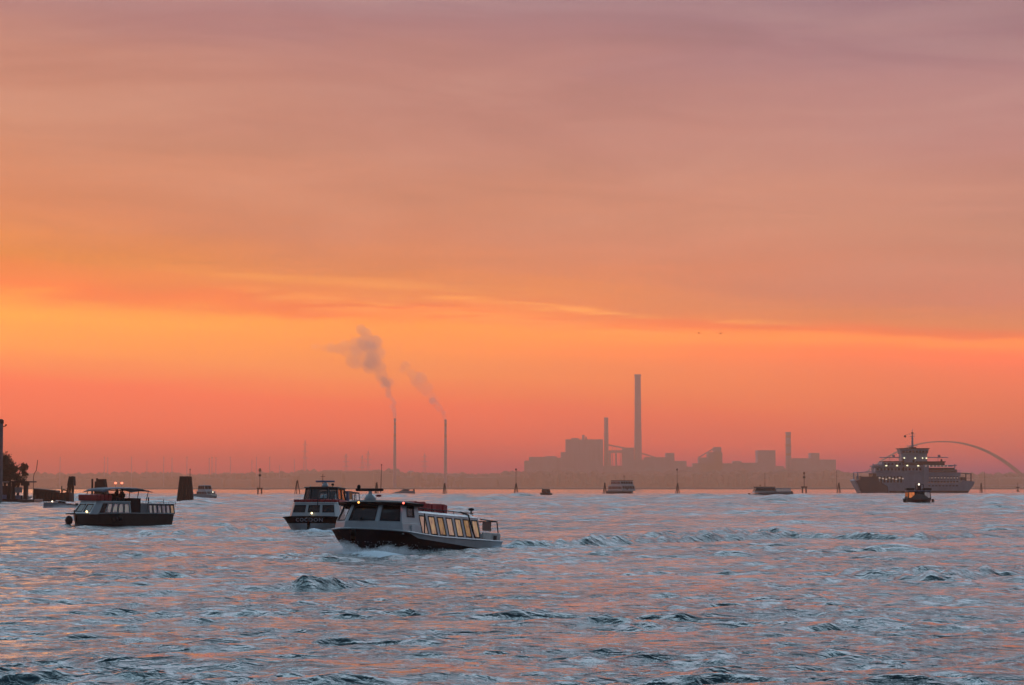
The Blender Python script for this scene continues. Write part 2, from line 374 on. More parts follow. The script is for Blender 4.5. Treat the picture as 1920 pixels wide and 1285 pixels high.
def empty(name, loc, rz=0, label=None, cat=None, group=None, pitch=0, roll=0):
    o = bpy.data.objects.new(name, None); COL.objects.link(o); o.location = loc; o.rotation_euler = (roll, -pitch, rz)
    o.empty_display_size = .5; return tag(o, label, cat, group)
def copy_tree(o, parent=None):
    c = o.copy(); COL.objects.link(c)
    if parent: c.parent = parent
    for ch in [q for q in bpy.data.objects if q.parent == o]: copy_tree(ch, c)
    return c
def lerp(a, b, t): return a+(b-a)*t

# colours of things
M_WHITE = mat('white_gelcoat', (.42,.46,.48), .4, var=.18, vscale=1.2, coat=.3)
M_GREYW = mat('grey_painted_hull', (.22,.25,.27), .5, var=.3, vscale=1.0)
M_BLACK = mat('black_hull_paint', (.005,.008,.014), .6, var=.4, spec=.08)
M_NAVY = mat('navy_hull_paint', (.008,.014,.028), .5, var=.4, spec=.25)
M_OLIVE = mat('dark_hull_paint', (.05,.055,.055), .4, var=.35)
M_DECK = mat('grey_deck', (.22,.22,.21), .8, var=.3)
M_DARK = mat('dark_trim', (.010,.018,.026), .7, var=.3, spec=.2)
M_RED = mat('red_cover', (.42,.028,.035), .7, var=.35, vscale=4, bump=.5)
M_STEEL = mat('stainless_rail', (.45,.46,.48), .3, metal=.8, var=.1)
M_WOOD = mat('weathered_timber', (.010,.024,.034), 1.0, var=.5, vscale=5, bump=.6, spec=.1)
M_RUST = mat('rust', (.25,.10,.035), .8, var=.6, vscale=6)
M_BLUE = mat('faded_blue_paint', (.10,.17,.30), .5, var=.3)
G_CLEAR = glass('clear_glass', clear=.85); G_DARK = glass('tinted_glass', (.6,.7,.72), .22)
def dark_pane():
    return mat('dark_window_glass', (.012,.014,.016), .06, var=.2, spec=.5)
def lit_pane(name='lit_cabin_window', c1=(.52,.36,.18), c2=(.17,.11,.07), s=.62):
    """window of a lit cabin: streaked lamplight painted into the emission, standing for curtains and people"""
    if name in MATS: return MATS[name]
    m = bpy.data.materials.new(name); m.use_nodes = True; t = m.node_tree; b = t.nodes['Principled BSDF']
    b.inputs['Base Color'].default_value = (.03,.03,.03,1); b.inputs['Roughness'].default_value = .12
    tcn = t.nodes.new('ShaderNodeTexCoord'); mp = t.nodes.new('ShaderNodeMapping'); mp.inputs['Scale'].default_value = (5, 5, .7)
    t.links.new(tcn.outputs['Object'], mp.inputs[0]); n = t.nodes.new('ShaderNodeTexNoise'); n.inputs['Scale'].default_value = 1.6; n.inputs['Detail'].default_value = 4
    t.links.new(mp.outputs[0], n.inputs['Vector']); r = t.nodes.new('ShaderNodeValToRGB'); t.links.new(n.outputs['Fac'], r.inputs[0])
    r.color_ramp.elements[0].position = .34; r.color_ramp.elements[1].position = .62
    r.color_ramp.elements[0].color = (*c2, 1); r.color_ramp.elements[1].color = (*c1, 1)
    e_ = r.color_ramp.elements.new(.46); e_.color = (lerp(c2[0], c1[0], .75), lerp(c2[1], c1[1], .55), lerp(c2[2], c1[2], .9), 1)
    t.links.new(r.outputs[0], b.inputs['Emission Color']); b.inputs['Emission Strength'].default_value = s
    MATS[name] = m; return m
M_LIT = lit_pane(); M_PALE = lit_pane('dim_lit_window', (.24,.235,.21), (.04,.05,.06), .7)
M_LIT2 = lit_pane('lit_cabin_window_rosy', (.50,.34,.23), (.24,.16,.11), .6); M_LIT3 = lit_pane('lit_cabin_window_amber', (.46,.29,.11), (.10,.06,.03), .55)
M_LAMP = emis('warm_lamp', (1.0,.72,.32), 4.0); M_LAMPW = emis('white_lamp', (1.0,.86,.62), 5.0)
M_LAMPR = emis('red_lamp', (1.0,.12,.08), 5.0); M_LAMPO = emis('orange_lamp', (1.0,.42,.10), 3.0)

def walls(parent, bot, top, specs, mwall, th=.06, name='cabin_wall', frame=True, wname='window'):
    """closed ring of wall panels with real window openings, each window a part with its frame"""
    w = MB(); bot = [V(p) for p in bot]; top = [V(p) for p in top]; n = len(bot); cen = sum(bot, V())/n
    for i in range(n):
        A, B, C_, D_ = bot[i], bot[(i+1) % n], top[(i+1) % n], top[i]
        nn = (B-A).cross(D_-A); nn.normalize()
        if nn.dot((A+B)/2-cen) < 0: nn = -nn
        P = lambda u, v: lerp(lerp(A, B, u), lerp(D_, C_, u), v)
        def slab(u0, u1, v0, v1, o=0.0, t=th, mb=w):
            q = [P(u0, v0), P(u1, v0), P(u1, v1), P(u0, v1)]; o_ = [p+nn*o for p in q]; i_ = [p+nn*(o-t) for p in q]
            mb.hexa([i_[0], i_[1], o_[1], o_[0], i_[3], i_[2], o_[2], o_[3]])
        sp_ = specs[i] if i < len(specs) else None
        if not sp_: slab(0, 1, 0, 1); continue
        k, v0, v1, mg, gap, mg_ = sp_[:6]; mats_ = sp_[6] if len(sp_) > 6 else None
        slab(0, 1, 0, v0); slab(0, 1, v1, 1)
        us = []; cw = (1-2*mg-(k-1)*gap)/k; u = mg; slab(0, mg, v0, v1)
        for j in range(k):
            us.append((u, u+cw)); u += cw
            slab(u, u+(gap if j < k-1 else mg), v0, v1); u += gap
        for j, (a, b) in enumerate(us):
            pm = mats_[j % len(mats_)] if mats_ else mg_
            if pm is None: continue
            p = MB(); slab(a, b, v0, v1, -th*.4, .012, p); po = p.build(wname, pm, parent)
            if frame:
                fb = MB(); ln = (B-A).length; hh = (D_-A).length; fu, fv = .045/ln, .045/hh
                slab(a-fu, a+fu*.4, v0-fv, v1+fv, .018, .03, fb); slab(b-fu*.4, b+fu, v0-fv, v1+fv, .018, .03, fb)
                slab(a, b, v0-fv, v0+fv*.4, .015, .025, fb); slab(a, b, v1-fv*.4, v1+fv, .015, .025, fb)
                fb.build('frame', M_DARK, po)
    return w.build(name, mwall, parent)
def grow(ring, d):
    cx = sum(p[0] for p in ring)/len(ring); cy = sum(p[1] for p in ring)/len(ring); out = []
    for x, y in ring:
        l_ = math.hypot(x-cx, y-cy) or 1; out.append((x+(x-cx)/l_*d, y+(y-cy)/l_*d))
    return out
def hull(parent, st, mlow, mup, mdeck, rail=.05, mrail=None):
    """st rows from stern to bow: x, half beam at the waterline, half beam at the gunwale, gunwale z, paint line z, keel z"""
    lo = []; upP = []; upS = []; dk = []
    for x, bw, bg, zg, zd, zk in st:
        zd = min(zd, zg-.02)
        yy = lambda z: bw+(bg-bw)*max(0, min(1, z/zg))**.8
        side = [(zd, yy(zd)), (zd*.55, yy(zd*.55)), (0, bw), (-.22, bw*.86), (zk, .02)]
        lo.append([(x, y, z) for z, y in side]+[(x, -y, z) for z, y in side[::-1]])
        up = [(zd, yy(zd)), ((zd+zg)/2, yy((zd+zg)/2)), (zg, bg)]
        upP.append([(x, y, z) for z, y in up]); upS.append([(x, -y, z) for z, y in up])
        dk.append([(x, bg-.03, zg-.06), (x, 0, zg-.02), (x, -bg+.03, zg-.06)])
    m = MB(); m.grid(lo); k = len(lo[0]); m.add(lo[0], [tuple(range(k))])
    m.build('hull', mlow, parent, smooth=True)
    m = MB(); m.grid(upP); m.grid(upS); a = upP[0]; b = upS[0]; m.add([*a, *b[::-1]], [tuple(range(6))])
    m.build('topsides', mup, parent, smooth=True)
    m = MB(); m.grid(dk); m.build('deck', mdeck, parent)
    r = MB(); r.path([(p[-1][0], p[-1][1], p[-1][2]) for p in upP]+[(p[-1][0], p[-1][1], p[-1][2]) for p in upS[::-1]], rail, 6)
    r.build('rubbing_strake', mrail or mup, parent)
def radar(parent, x, y, z, w, m1=M_WHITE, m2=M_BLUE, hh=.35, rot=0.0):
    r = MB().lathe([(.05, 0), (.24, 0), (.27, .12), (.2, hh*.7), (.08, hh)], n=12).build('radar_pedestal', m1, parent, smooth=True, loc=(x, y, z))
    b = MB().box(-.09, .09, -w/2, w/2, hh, hh+.14).build('radar_bar', m2, r, bevel=.03); b.rotation_euler = (0, 0, rot)
    return r
def rail(parent, pts, h, r=.018, name='rail', every=1, mid=True, m=M_STEEL):
    b = MB(); up = [(x, y, z+h) for x, y, z in pts]; b.path(up, r*1.3)
    if mid: b.path([(x, y, z+h*.55) for x, y, z in pts], r)
    for i in range(0, len(pts), every): b.tube(pts[i], up[i], r)
    return b.build(name, m, parent)
def heading(alpha):      # boat coming towards the camera, bow swung to the left by alpha
    return math.atan2(-math.cos(alpha), -math.sin(alpha))
def place(px, D, alpha, xoff):     # root point so that the boat's local (xoff,0) lies at photo column px, distance D
    hv = V((-math.sin(alpha), -math.cos(alpha), 0)); return V((Xat(px, D), D, 0))-hv*xoff
# ------------------------------------------------------------------ the near water bus
def hull_stations(Ln, B, zs, zb, zds, zdb, knee, n=26, flare=.86, blunt=2.6, full=.72):
    st = []
    for i in range(n):
        s = i/(n-1); s = 1-(1-s)**1.35; x = -Ln/2+Ln*s
        t = max(0, (s-full)/(1-full)); bg = B/2*(1-t**blunt)**.55 if t < 1 else .12
        t2 = max(0, (s-full*.75)/(1-full*.75)); bw = B/2*flare*max(.02, (1-t2**3.2))**.7
        bg = max(bg, .1); bw = min(bw, bg)*.98
        zg = zs+(zb-zs)*max(0, (s-.55)/.45)**1.6
        zd = zds+(zdb-zds)*min(1, s/knee)
        if s > knee: zd = lerp(zdb, zg, min(1, (s-knee)/.1))
        if i == 0: x -= .0
        zk = -.55 if s < .8 else lerp(-.55, zg*.15, ((s-.8)/.2)**2)
        st.append((x + (.25*t**3), bw, bg, zg, zd, zk))
    return st
def near_bus():
    al = R(25); Ln = 12.9
    root = empty('water_bus', place(666, 110, al, Ln/2), heading(al), 'grey water bus with black bow and amber lit side windows, nearest of all the boats', 'water bus', pitch=R(3.1))
    hull(root, hull_stations(Ln, 4.5, .70, .96, .12, .54, .78, flare=.94, blunt=3.0, full=.80), M_BLACK, M_WHITE, M_DECK, .05, M_WHITE)
    MB().box(-6.4, -5.3, 2.20, 2.275, .02, .17).build('rust_stain', M_RUST, root)
    # coach roof base under the wheelhouse
    b0 = [(5.9,-.95), (5.9,.95), (5.1,1.95), (3.3,2.05), (3.3,-2.05), (5.1,-1.95)]
    MB().prism(grow(b0, .12), .7, 1.33, b0).build('cabin_base', M_WHITE, root, bevel=.04)
    t0 = [(5.35,-.85), (5.35,.85), (4.7,1.72), (3.2,1.84), (3.2,-1.84), (4.7,-1.72)]
    bot = [(x, y, 1.33) for x, y in b0]; top = [(x, y, 2.26) for x, y in t0]
    gm = dark_pane()
    walls(root, bot, top, [(1,.08,.88,.11,0,G_CLEAR), (1,.08,.88,.11,0,G_DARK), (1,.35,.9,.3,0,G_CLEAR), (1,.1,.8,.35,0,None), (1,.35,.9,.3,0,G_CLEAR), (1,.08,.88,.11,0,G_CLEAR)], M_WHITE, .07, 'wheelhouse')
    MB().prism(grow(t0, .30), 2.20, 2.36, grow(t0, .36)).build('wheelhouse_roof', M_BLACK, root, bevel=.03)
    MB().prism(grow(t0, .22), 2.36, 2.46, grow(t0, -.35)).build('roof_crown', M_BLACK, root, bevel=.03)
    MB().box(4.3, 4.75, -1.2, .6, 1.35, 1.62).build('dashboard', M_DARK, root, bevel=.03)
    c = MB().box(3.6, 4.0, -.9, -.4, 1.2, 1.75); c.box(3.55, 3.66, -.9, -.4, 1.7, 2.1); c.build('helm_seat', M_DARK, root, bevel=.04)
    MB().box(3.9, 4.3, .1, 1.0, 1.2, 1.62).build('chart_locker', mat('pale_box', (.5,.47,.44), .6), root, bevel=.02)
    MB().box(3.25, 4.3, 2.075, 2.11, .75, 1.22).build('side_door', mat('pale_door', (.66,.68,.70), .4), root, bevel=.01)
    lm = MB().ball((0,0,0), .055).build('navigation_light', M_LAMPO, root, loc=(5.62, -.35, 2.32)); lm['label'] = 'orange navigation light'
    lm = MB().ball((0,0,0), .05).build('navigation_light', M_LAMPR, root, loc=(5.0, 1.95, 2.32)); lm['label'] = 'red navigation light'
    h = MB().lathe([(.1,0), (.1,.1), (.04,.16)], n=10).build('horn', M_DARK, root, loc=(5.9, .0, 1.4))
    # mast arch with radar, whip aerial
    a = MB(); a.path([(4.2,-1.4,2.42), (4.15,-1.45,2.82)], .03); a.box(4.05, 4.2, -1.35, .25, 2.98, 3.12); a.tube((4.12,-.55,2.42), (4.12,-.55,3.0), .05)
    a.build('radar_arch', M_DARK, root, bevel=.02)
    MB().lathe([(.1,0), (.30,.04), (.33,.18), (.24,.36), (.12,.42), (.07,.58)], n=14).build('radar_dome', M_WHITE, root, smooth=True, loc=(4.12, -.5, 2.40))
    MB().ball((0,0,0), .1, sz=1.3).build('siren', M_DARK, root, loc=(4.12, -1.2, 3.2))
    wa = MB(); wa.tube((4.12,.12,2.9), (4.12,.12,4.35), .02, 6, .012); wa.ball((4.12,.12,4.36), .035); wa.build('aerial', M_DARK, root)
    MB().ball((0,0,0), .08, sx=.6, sy=2.2, sz=.8).build('rear_lamp', M_RED, root, loc=(4.12, .0, 2.74))
    # passenger cabin
    zc = .66
    bot = [(3.2,-2.12,zc), (3.2,2.12,zc), (-4.1,2.12,zc), (-4.1,-2.12,zc)]; top = [(3.25,-1.82,1.90), (3.25,1.82,1.90), (-4.1,1.82,1.90), (-4.1,-1.82,1.90)]
    walls(root, bot, top, [None, (7,.14,.87,.028,.052,M_LIT,[M_LIT2, M_LIT, M_LIT3, M_LIT2, M_LIT, M_LIT3, M_LIT]), (1,.1,.9,.35,0,gm), (7,.14,.87,.028,.052,M_LIT,[M_LIT2, M_LIT, M_LIT3, M_LIT2, M_LIT, M_LIT3, M_LIT])], M_WHITE, .06)
    rf = [(3.2,1.86), (3.2,-1.86), (-4.2,-1.86), (-4.2,1.86)]
    MB().prism(rf, 1.90, 2.02, grow(rf, -.5)).build('cabin_roof', M_WHITE, root, bevel=.04)
    st = MB(); st.path([(3.1,2.24,.74), (2.75,2.05,1.35), (2.6,1.95,1.88)], .035); st.build('boarding_pole', M_DARK, root)
    st = MB(); st.path([(-3.1,2.24,.68), (-2.8,2.14,1.2), (-2.65,1.95,2.02), (-2.0,1.75,2.16)], .045); st.build('fender_pole', M_DARK, root)
    # raft covers on the roof
    rq = random.Random(5)
    for i in range(7):
        x = 2.9-i*.66; h_ = .46+rq.uniform(-.05, .05)
        m = MB().box(-.27, .27, -.62, .62, 0, h_); m.box(-.29, .29, -.64, .64, h_*.35, h_*.45)
        o = m.build('raft_cover', M_RED, root, bevel=.09, loc=(x, .72+rq.uniform(-.05, .05), 2.04)); o.rotation_euler = (0, rq.uniform(-.07, .07), rq.uniform(-.1, .1))
    rail(root, [(x, 1.5, 2.0) for x in (3.1, 1.9, .7, -.5, -1.7, -2.9, -4.1)], .17, .022, 'roof_rail', mid=False, m=M_DARK)
    MB().lathe([(.04,0), (.04,.2), (.17,.24), (.15,.34), (.05,.38)], n=10).build('searchlight', M_DARK, root, loc=(-4.0, 1.45, 2.1))
    # aft bulwark and open stern
    b = MB(); b.box(-6.35, -4.15, 2.06, 2.14, .66, 1.14); b.box(-6.35, -4.15, -2.14, -2.06, .66, 1.14); b.box(-6.43, -6.35, -2.14, 2.14, .66, 1.14)
    b.build('stern_bulwark', mat('worn_white', (.58,.57,.54), .6, var=.45, vscale=3), root, bevel=.02)
    MB().box(-5.9, -5.5, 2.142, 2.16, .72, 1.0).build('scupper', M_DARK, root)
    c = MB(); c.path([(-6.3,2.05,1.14), (-6.2,2.0,1.8), (-4.15,1.95,1.86)], .035); c.path([(-6.3,-2.05,1.14), (-6.2,-2.0,1.8), (-4.15,-1.95,1.86)], .035); c.tube((-6.2,2,1.8), (-6.2,-2,1.8), .03); c.build('stern_frame', M_DARK, root)
    MB().box(-5.6, -4.55, 1.9, 1.94, 1.24, 1.78).build('weather_screen', mat('teal_screen', (.02,.06,.065), .4), root)
    MB().box(-5.9, -5.62, -.3, .3, .66, 1.7).build('engine_locker', M_DARK, root, bevel=.03)
    for x in (3.3, -1.0, -5.2):
        MB().lathe([(.02,-.3), (.1,-.26), (.12,0), (.1,.26), (.02,.3)], n=10).build('fender', M_DARK, root, loc=(x, -2.36, .4))
    return root
near_bus()

# ------------------------------------------------------------------ the named launch behind it
def name_launch():
    al = R(9); Ln = 14
    root = empty('passenger_launch', place(580, 162, al, Ln/2), heading(al), 'white launch with black bow band lettered COCOON, behind the nearest water bus', 'launch', pitch=R(2.2))
    st = hull_stations(Ln, 4.8, .8, .92, .5, .42, .7, flare=.97, blunt=3.6, full=.86)
    hull(root, [(a, b, c, d, .42, f) for a, b, c, d, e, f in st], M_WHITE, M_BLACK, M_DECK, .05, M_BLACK)
    # lettering on the bow band
    cu = bpy.data.curves.new('name_lettering', 'FONT'); cu.body = 'COCOON'; cu.size = .40; cu.extrude = .012; cu.align_x = 'CENTER'; cu.align_y = 'CENTER'; cu.space_character = 1.25
    to = bpy.data.objects.new('tmp', cu); COL.objects.link(to); dg = bpy.context.evaluated_depsgraph_get(); me = bpy.data.meshes.new_from_object(to.evaluated_get(dg)); COL.objects.unlink(to)
    me.materials.clear(); me.materials.append(mat('pale_lettering', (.45,.48,.53), .5, var=.1))
    lo = bpy.data.objects.new('name_lettering', me); COL.objects.link(lo); lo.parent = root
    # bend the letters round the bow: plan radius from the stations
    def bowx(y, z):
        best = st[-1][0]
        for a, b in zip(st[:-1], st[1:]):
            ya = a[1]+(a[2]-a[1])*min(1, z/a[3])**.8; yb = b[1]+(b[2]-b[1])*min(1, z/b[3])**.8
            if ya >= abs(y) >= yb and ya != yb: best = lerp(a[0], b[0], (ya-abs(y))/(ya-yb))
        return best
    for v in me.vertices:
        X_, Y_, Z_ = v.co; y = X_*1.0; z = .66+Y_*.95; v.co = (bowx(y, z)+.05+Z_, y, z)
    b0 = [(6.0,-1.75), (6.0,1.75), (5.4,2.05), (-5,2.1), (-5,-2.1), (5.4,-2.05)]; t0 = [(5.5,-1.55), (5.5,1.55), (5.0,1.8), (-5,1.85), (-5,-1.85), (5.0,-1.8)]
    d = dark_pane()
    walls(root, [(x, y, .82) for x, y in b0], [(x, y, 1.98) for x, y in t0], [(3,.42,.84,.03,.09,d), None, (8,.35,.85,.04,.03,M_PALE), None, (8,.35,.85,.04,.03,M_PALE), None], M_WHITE, .07)
    MB().prism(grow(t0, .06), 1.98, 2.06, grow(t0, .0)).build('cabin_roof', M_WHITE, root, bevel=.03)
    lm = MB().ball((0,0,0), .075).build('headlamp', M_LAMP, root, loc=(6.15, -.05, 1.2))
    rc = MB()
    for i in range(7): rc.box(4.95, 5.35, -1.7+i*.49, -1.25+i*.49, 2.062, 2.28)
    rc.build('seat_cushions', M_RED, root, bevel=.05)
    for sy in (1.45, -1.75): MB().box(1.2, 4.8, sy, sy+.3, 2.062, 2.28).build('side_cushion', M_RED, root, bevel=.05)
    fs = MB(); fs.tube((5.62,.25,.95), (5.55,.25,2.3), .03); fs.build('flagstaff', M_DARK, root)
    b1 = [(4.4,-.75), (4.4,.75), (3.7,1.42), (1.0,1.42), (1.0,-1.42), (3.7,-1.42)]; t1 = [(4.05,-.7), (4.05,.7), (3.45,1.25), (1.0,1.28), (1.0,-1.28), (3.45,-1.25)]
    walls(root, [(x, y, 2.06) for x, y in b1], [(x, y, 3.22) for x, y in t1], [(1,.2,.93,.05,0,G_CLEAR), (1,.2,.93,.09,0,G_CLEAR), (2,.25,.93,.05,.07,G_CLEAR), (1,.2,.93,.2,0,G_CLEAR), (2,.25,.93,.05,.07,G_CLEAR), (1,.2,.93,.09,0,G_CLEAR)], M_GREYW, .07, 'wheelhouse')
    MB().prism(grow(t1, .2), 3.22, 3.30, grow(t1, .1)).build('wheelhouse_roof', M_DARK, root, bevel=.03)
    MB().box(3.1, 3.6, -1.0, 1.0, 2.07, 2.45).build('dashboard', M_DARK, root, bevel=.03)
    c = MB().box(2.2, 2.6, .3, .8, 2.07, 2.7); c.box(2.15, 2.25, .3, .8, 2.6, 3.0); c.build('helm_seat', M_DARK, root, bevel=.04)
    radar(root, 2.9, .15, 3.30, 1.5, hh=.38)
    ma = MB(); ma.tube((2.6,-.12,3.3), (2.6,-.12,4.35), .03, 6, .015); ma.tube((2.6,-.3,4.15), (2.6,.06,4.15), .015); ma.build('mast', M_DARK, root)
    MB().lathe([(.03,0), (.03,.12), (.1,.14), (.1,.26), (.03,.3)], n=8).build('searchlight', M_DARK, root, loc=(2.9, .75, 3.3))
    MB().lathe([(.03,0), (.03,.08), (.06,.1), (.02,.16)], n=8).build('gps_dome', M_WHITE, root, loc=(3.0, -1.0, 3.3))
    # awning frame behind the wheelhouse with orange light through its side painted on a panel
    f = MB()
    for x in (.6, -.6, -1.8, -3.0):
        for s in (-1, 1): f.tube((x, s*1.55, 2.06), (x-.15, s*1.45, 3.05), .035)
    for s in (-1, 1): f.tube((.45, s*1.45, 3.05), (-3.15, s*1.45, 3.0), .03)
    for x in (.6, -3.0): f.tube((x-.15, 1.45, 3.03), (x-.15, -1.45, 3.03), .03)
    f.build('awning_frame', M_GREYW, root)
    MB().box(-.9, .5, 1.44, 1.46, 2.45, 3.0).build('orange_light_panel', mat('painted_orange_light', (.55,.16,.03), .8), root)
    MB().box(.55, .72, 1.3, 1.5, 2.06, 3.05).build('blue_pillar', M_BLUE, root)
    MB().prism([(.6,-1.5), (.6,1.5), (-3.2,1.5), (-3.2,-1.5)], 3.05, 3.09).build('awning', M_DARK, root)
    rail(root, [(x, y, .9) for x, y in ((6.3,-1.6), (6.6,-.6), (6.6,.6), (6.3,1.6))], .12, .015, 'bow_rail', mid=False)
    return root
name_launch()

# ------------------------------------------------------------------ people
def person(loc, rz, label, col, seated=False, parent=None):
    """one continuous skinned body, hair as a child"""
    zs = .0 if not seated else -.40
    if seated:
        J = {'pel': (0,0,.46), 'ch': (-.02,0,.80), 'ch2': (-.03,0,.93), 'nk': (-.02,0,1.03), 'hd': (.0,0,1.13), 'ht': (.0,0,1.27)}
        for s, n in ((1,'l'), (-1,'r')):
            J.update({n+'h': (.04,s*.10,.45), n+'k': (.45,s*.12,.47), n+'a': (.48,s*.12,.08), n+'f': (.64,s*.13,.03), n+'s': (-.02,s*.19,.94), n+'e': (.08,s*.23,.68), n+'w': (.32,s*.17,.60), n+'g': (.40,s*.15,.59)})
    else:
        J = {'pel': (0,0,.93), 'ch': (0,0,1.22), 'ch2': (-.01,0,1.38), 'nk': (0,0,1.49), 'hd': (.02,0,1.60), 'ht': (.02,0,1.73)}
        for s, n in ((1,'l'), (-1,'r')):
            J.update({n+'h': (0,s*.10,.90), n+'k': (.03,s*.11,.50), n+'a': (-.02,s*.12,.09), n+'f': (.14,s*.13,.03), n+'s': (0,s*.19,1.40), n+'e': (.05,s*.25,1.13), n+'w': (.25,s*.22,1.02), n+'g': (.33,s*.20,1.01)})
    rad = {'pel': .15, 'ch': .145, 'ch2': .14, 'nk': .055, 'hd': .085, 'ht': .07}
    for n in 'lr': rad.update({n+'h': .09, n+'k': .06, n+'a': .042, n+'f': .035, n+'s': .06, n+'e': .043, n+'w': .03, n+'g': .03})
    keys = list(J); E = [('pel','ch'), ('ch','ch2'), ('ch2','nk'), ('nk','hd'), ('hd','ht')]
    for n in 'lr': E += [('pel',n+'h'), (n+'h',n+'k'), (n+'k',n+'a'), (n+'a',n+'f'), ('ch2',n+'s'), (n+'s',n+'e'), (n+'e',n+'w'), (n+'w',n+'g')]
    me = bpy.data.meshes.new('person'); me.from_pydata([J[k] for k in keys], [(keys.index(a), keys.index(b)) for a, b in E], [])
    o = bpy.data.objects.new('person', me); COL.objects.link(o); me.materials.append(mat('cloth_'+str(col), col, .9, var=.3))
    sk = o.modifiers.new('skin', 'SKIN'); o.modifiers.new('sub', 'SUBSURF').levels = 1; o.modifiers['sub'].render_levels = 2; sk.use_smooth_shade = True
    for i, k in enumerate(keys): me.skin_vertices[0].data[i].radius = (rad[k], rad[k]*(.75 if k in ('ch','ch2','pel') else 1)) if False else (rad[k], rad[k])
    me.skin_vertices[0].data[0].use_root = True
    o.location = loc; o.rotation_euler = (0, 0, rz); tag(o, label, 'person', 'people under the canopy of the left launch')
    hd = J['hd']; h = MB().ball((hd[0]-.02, 0, hd[2]+.05), .105, sz=1.05); h.build('hair', mat('dark_hair', (.02,.015,.012), .8), o, smooth=True)
    fc = MB().ball((hd[0]+.055, 0, hd[2]+.0), .07, sz=1.25, sx=.8); fc.ball((hd[0]+.115, 0, hd[2]+.0), .018, sz=1.4); fc.build('face', mat('skin', (.42,.24,.17), .6), o, smooth=True)
    return o

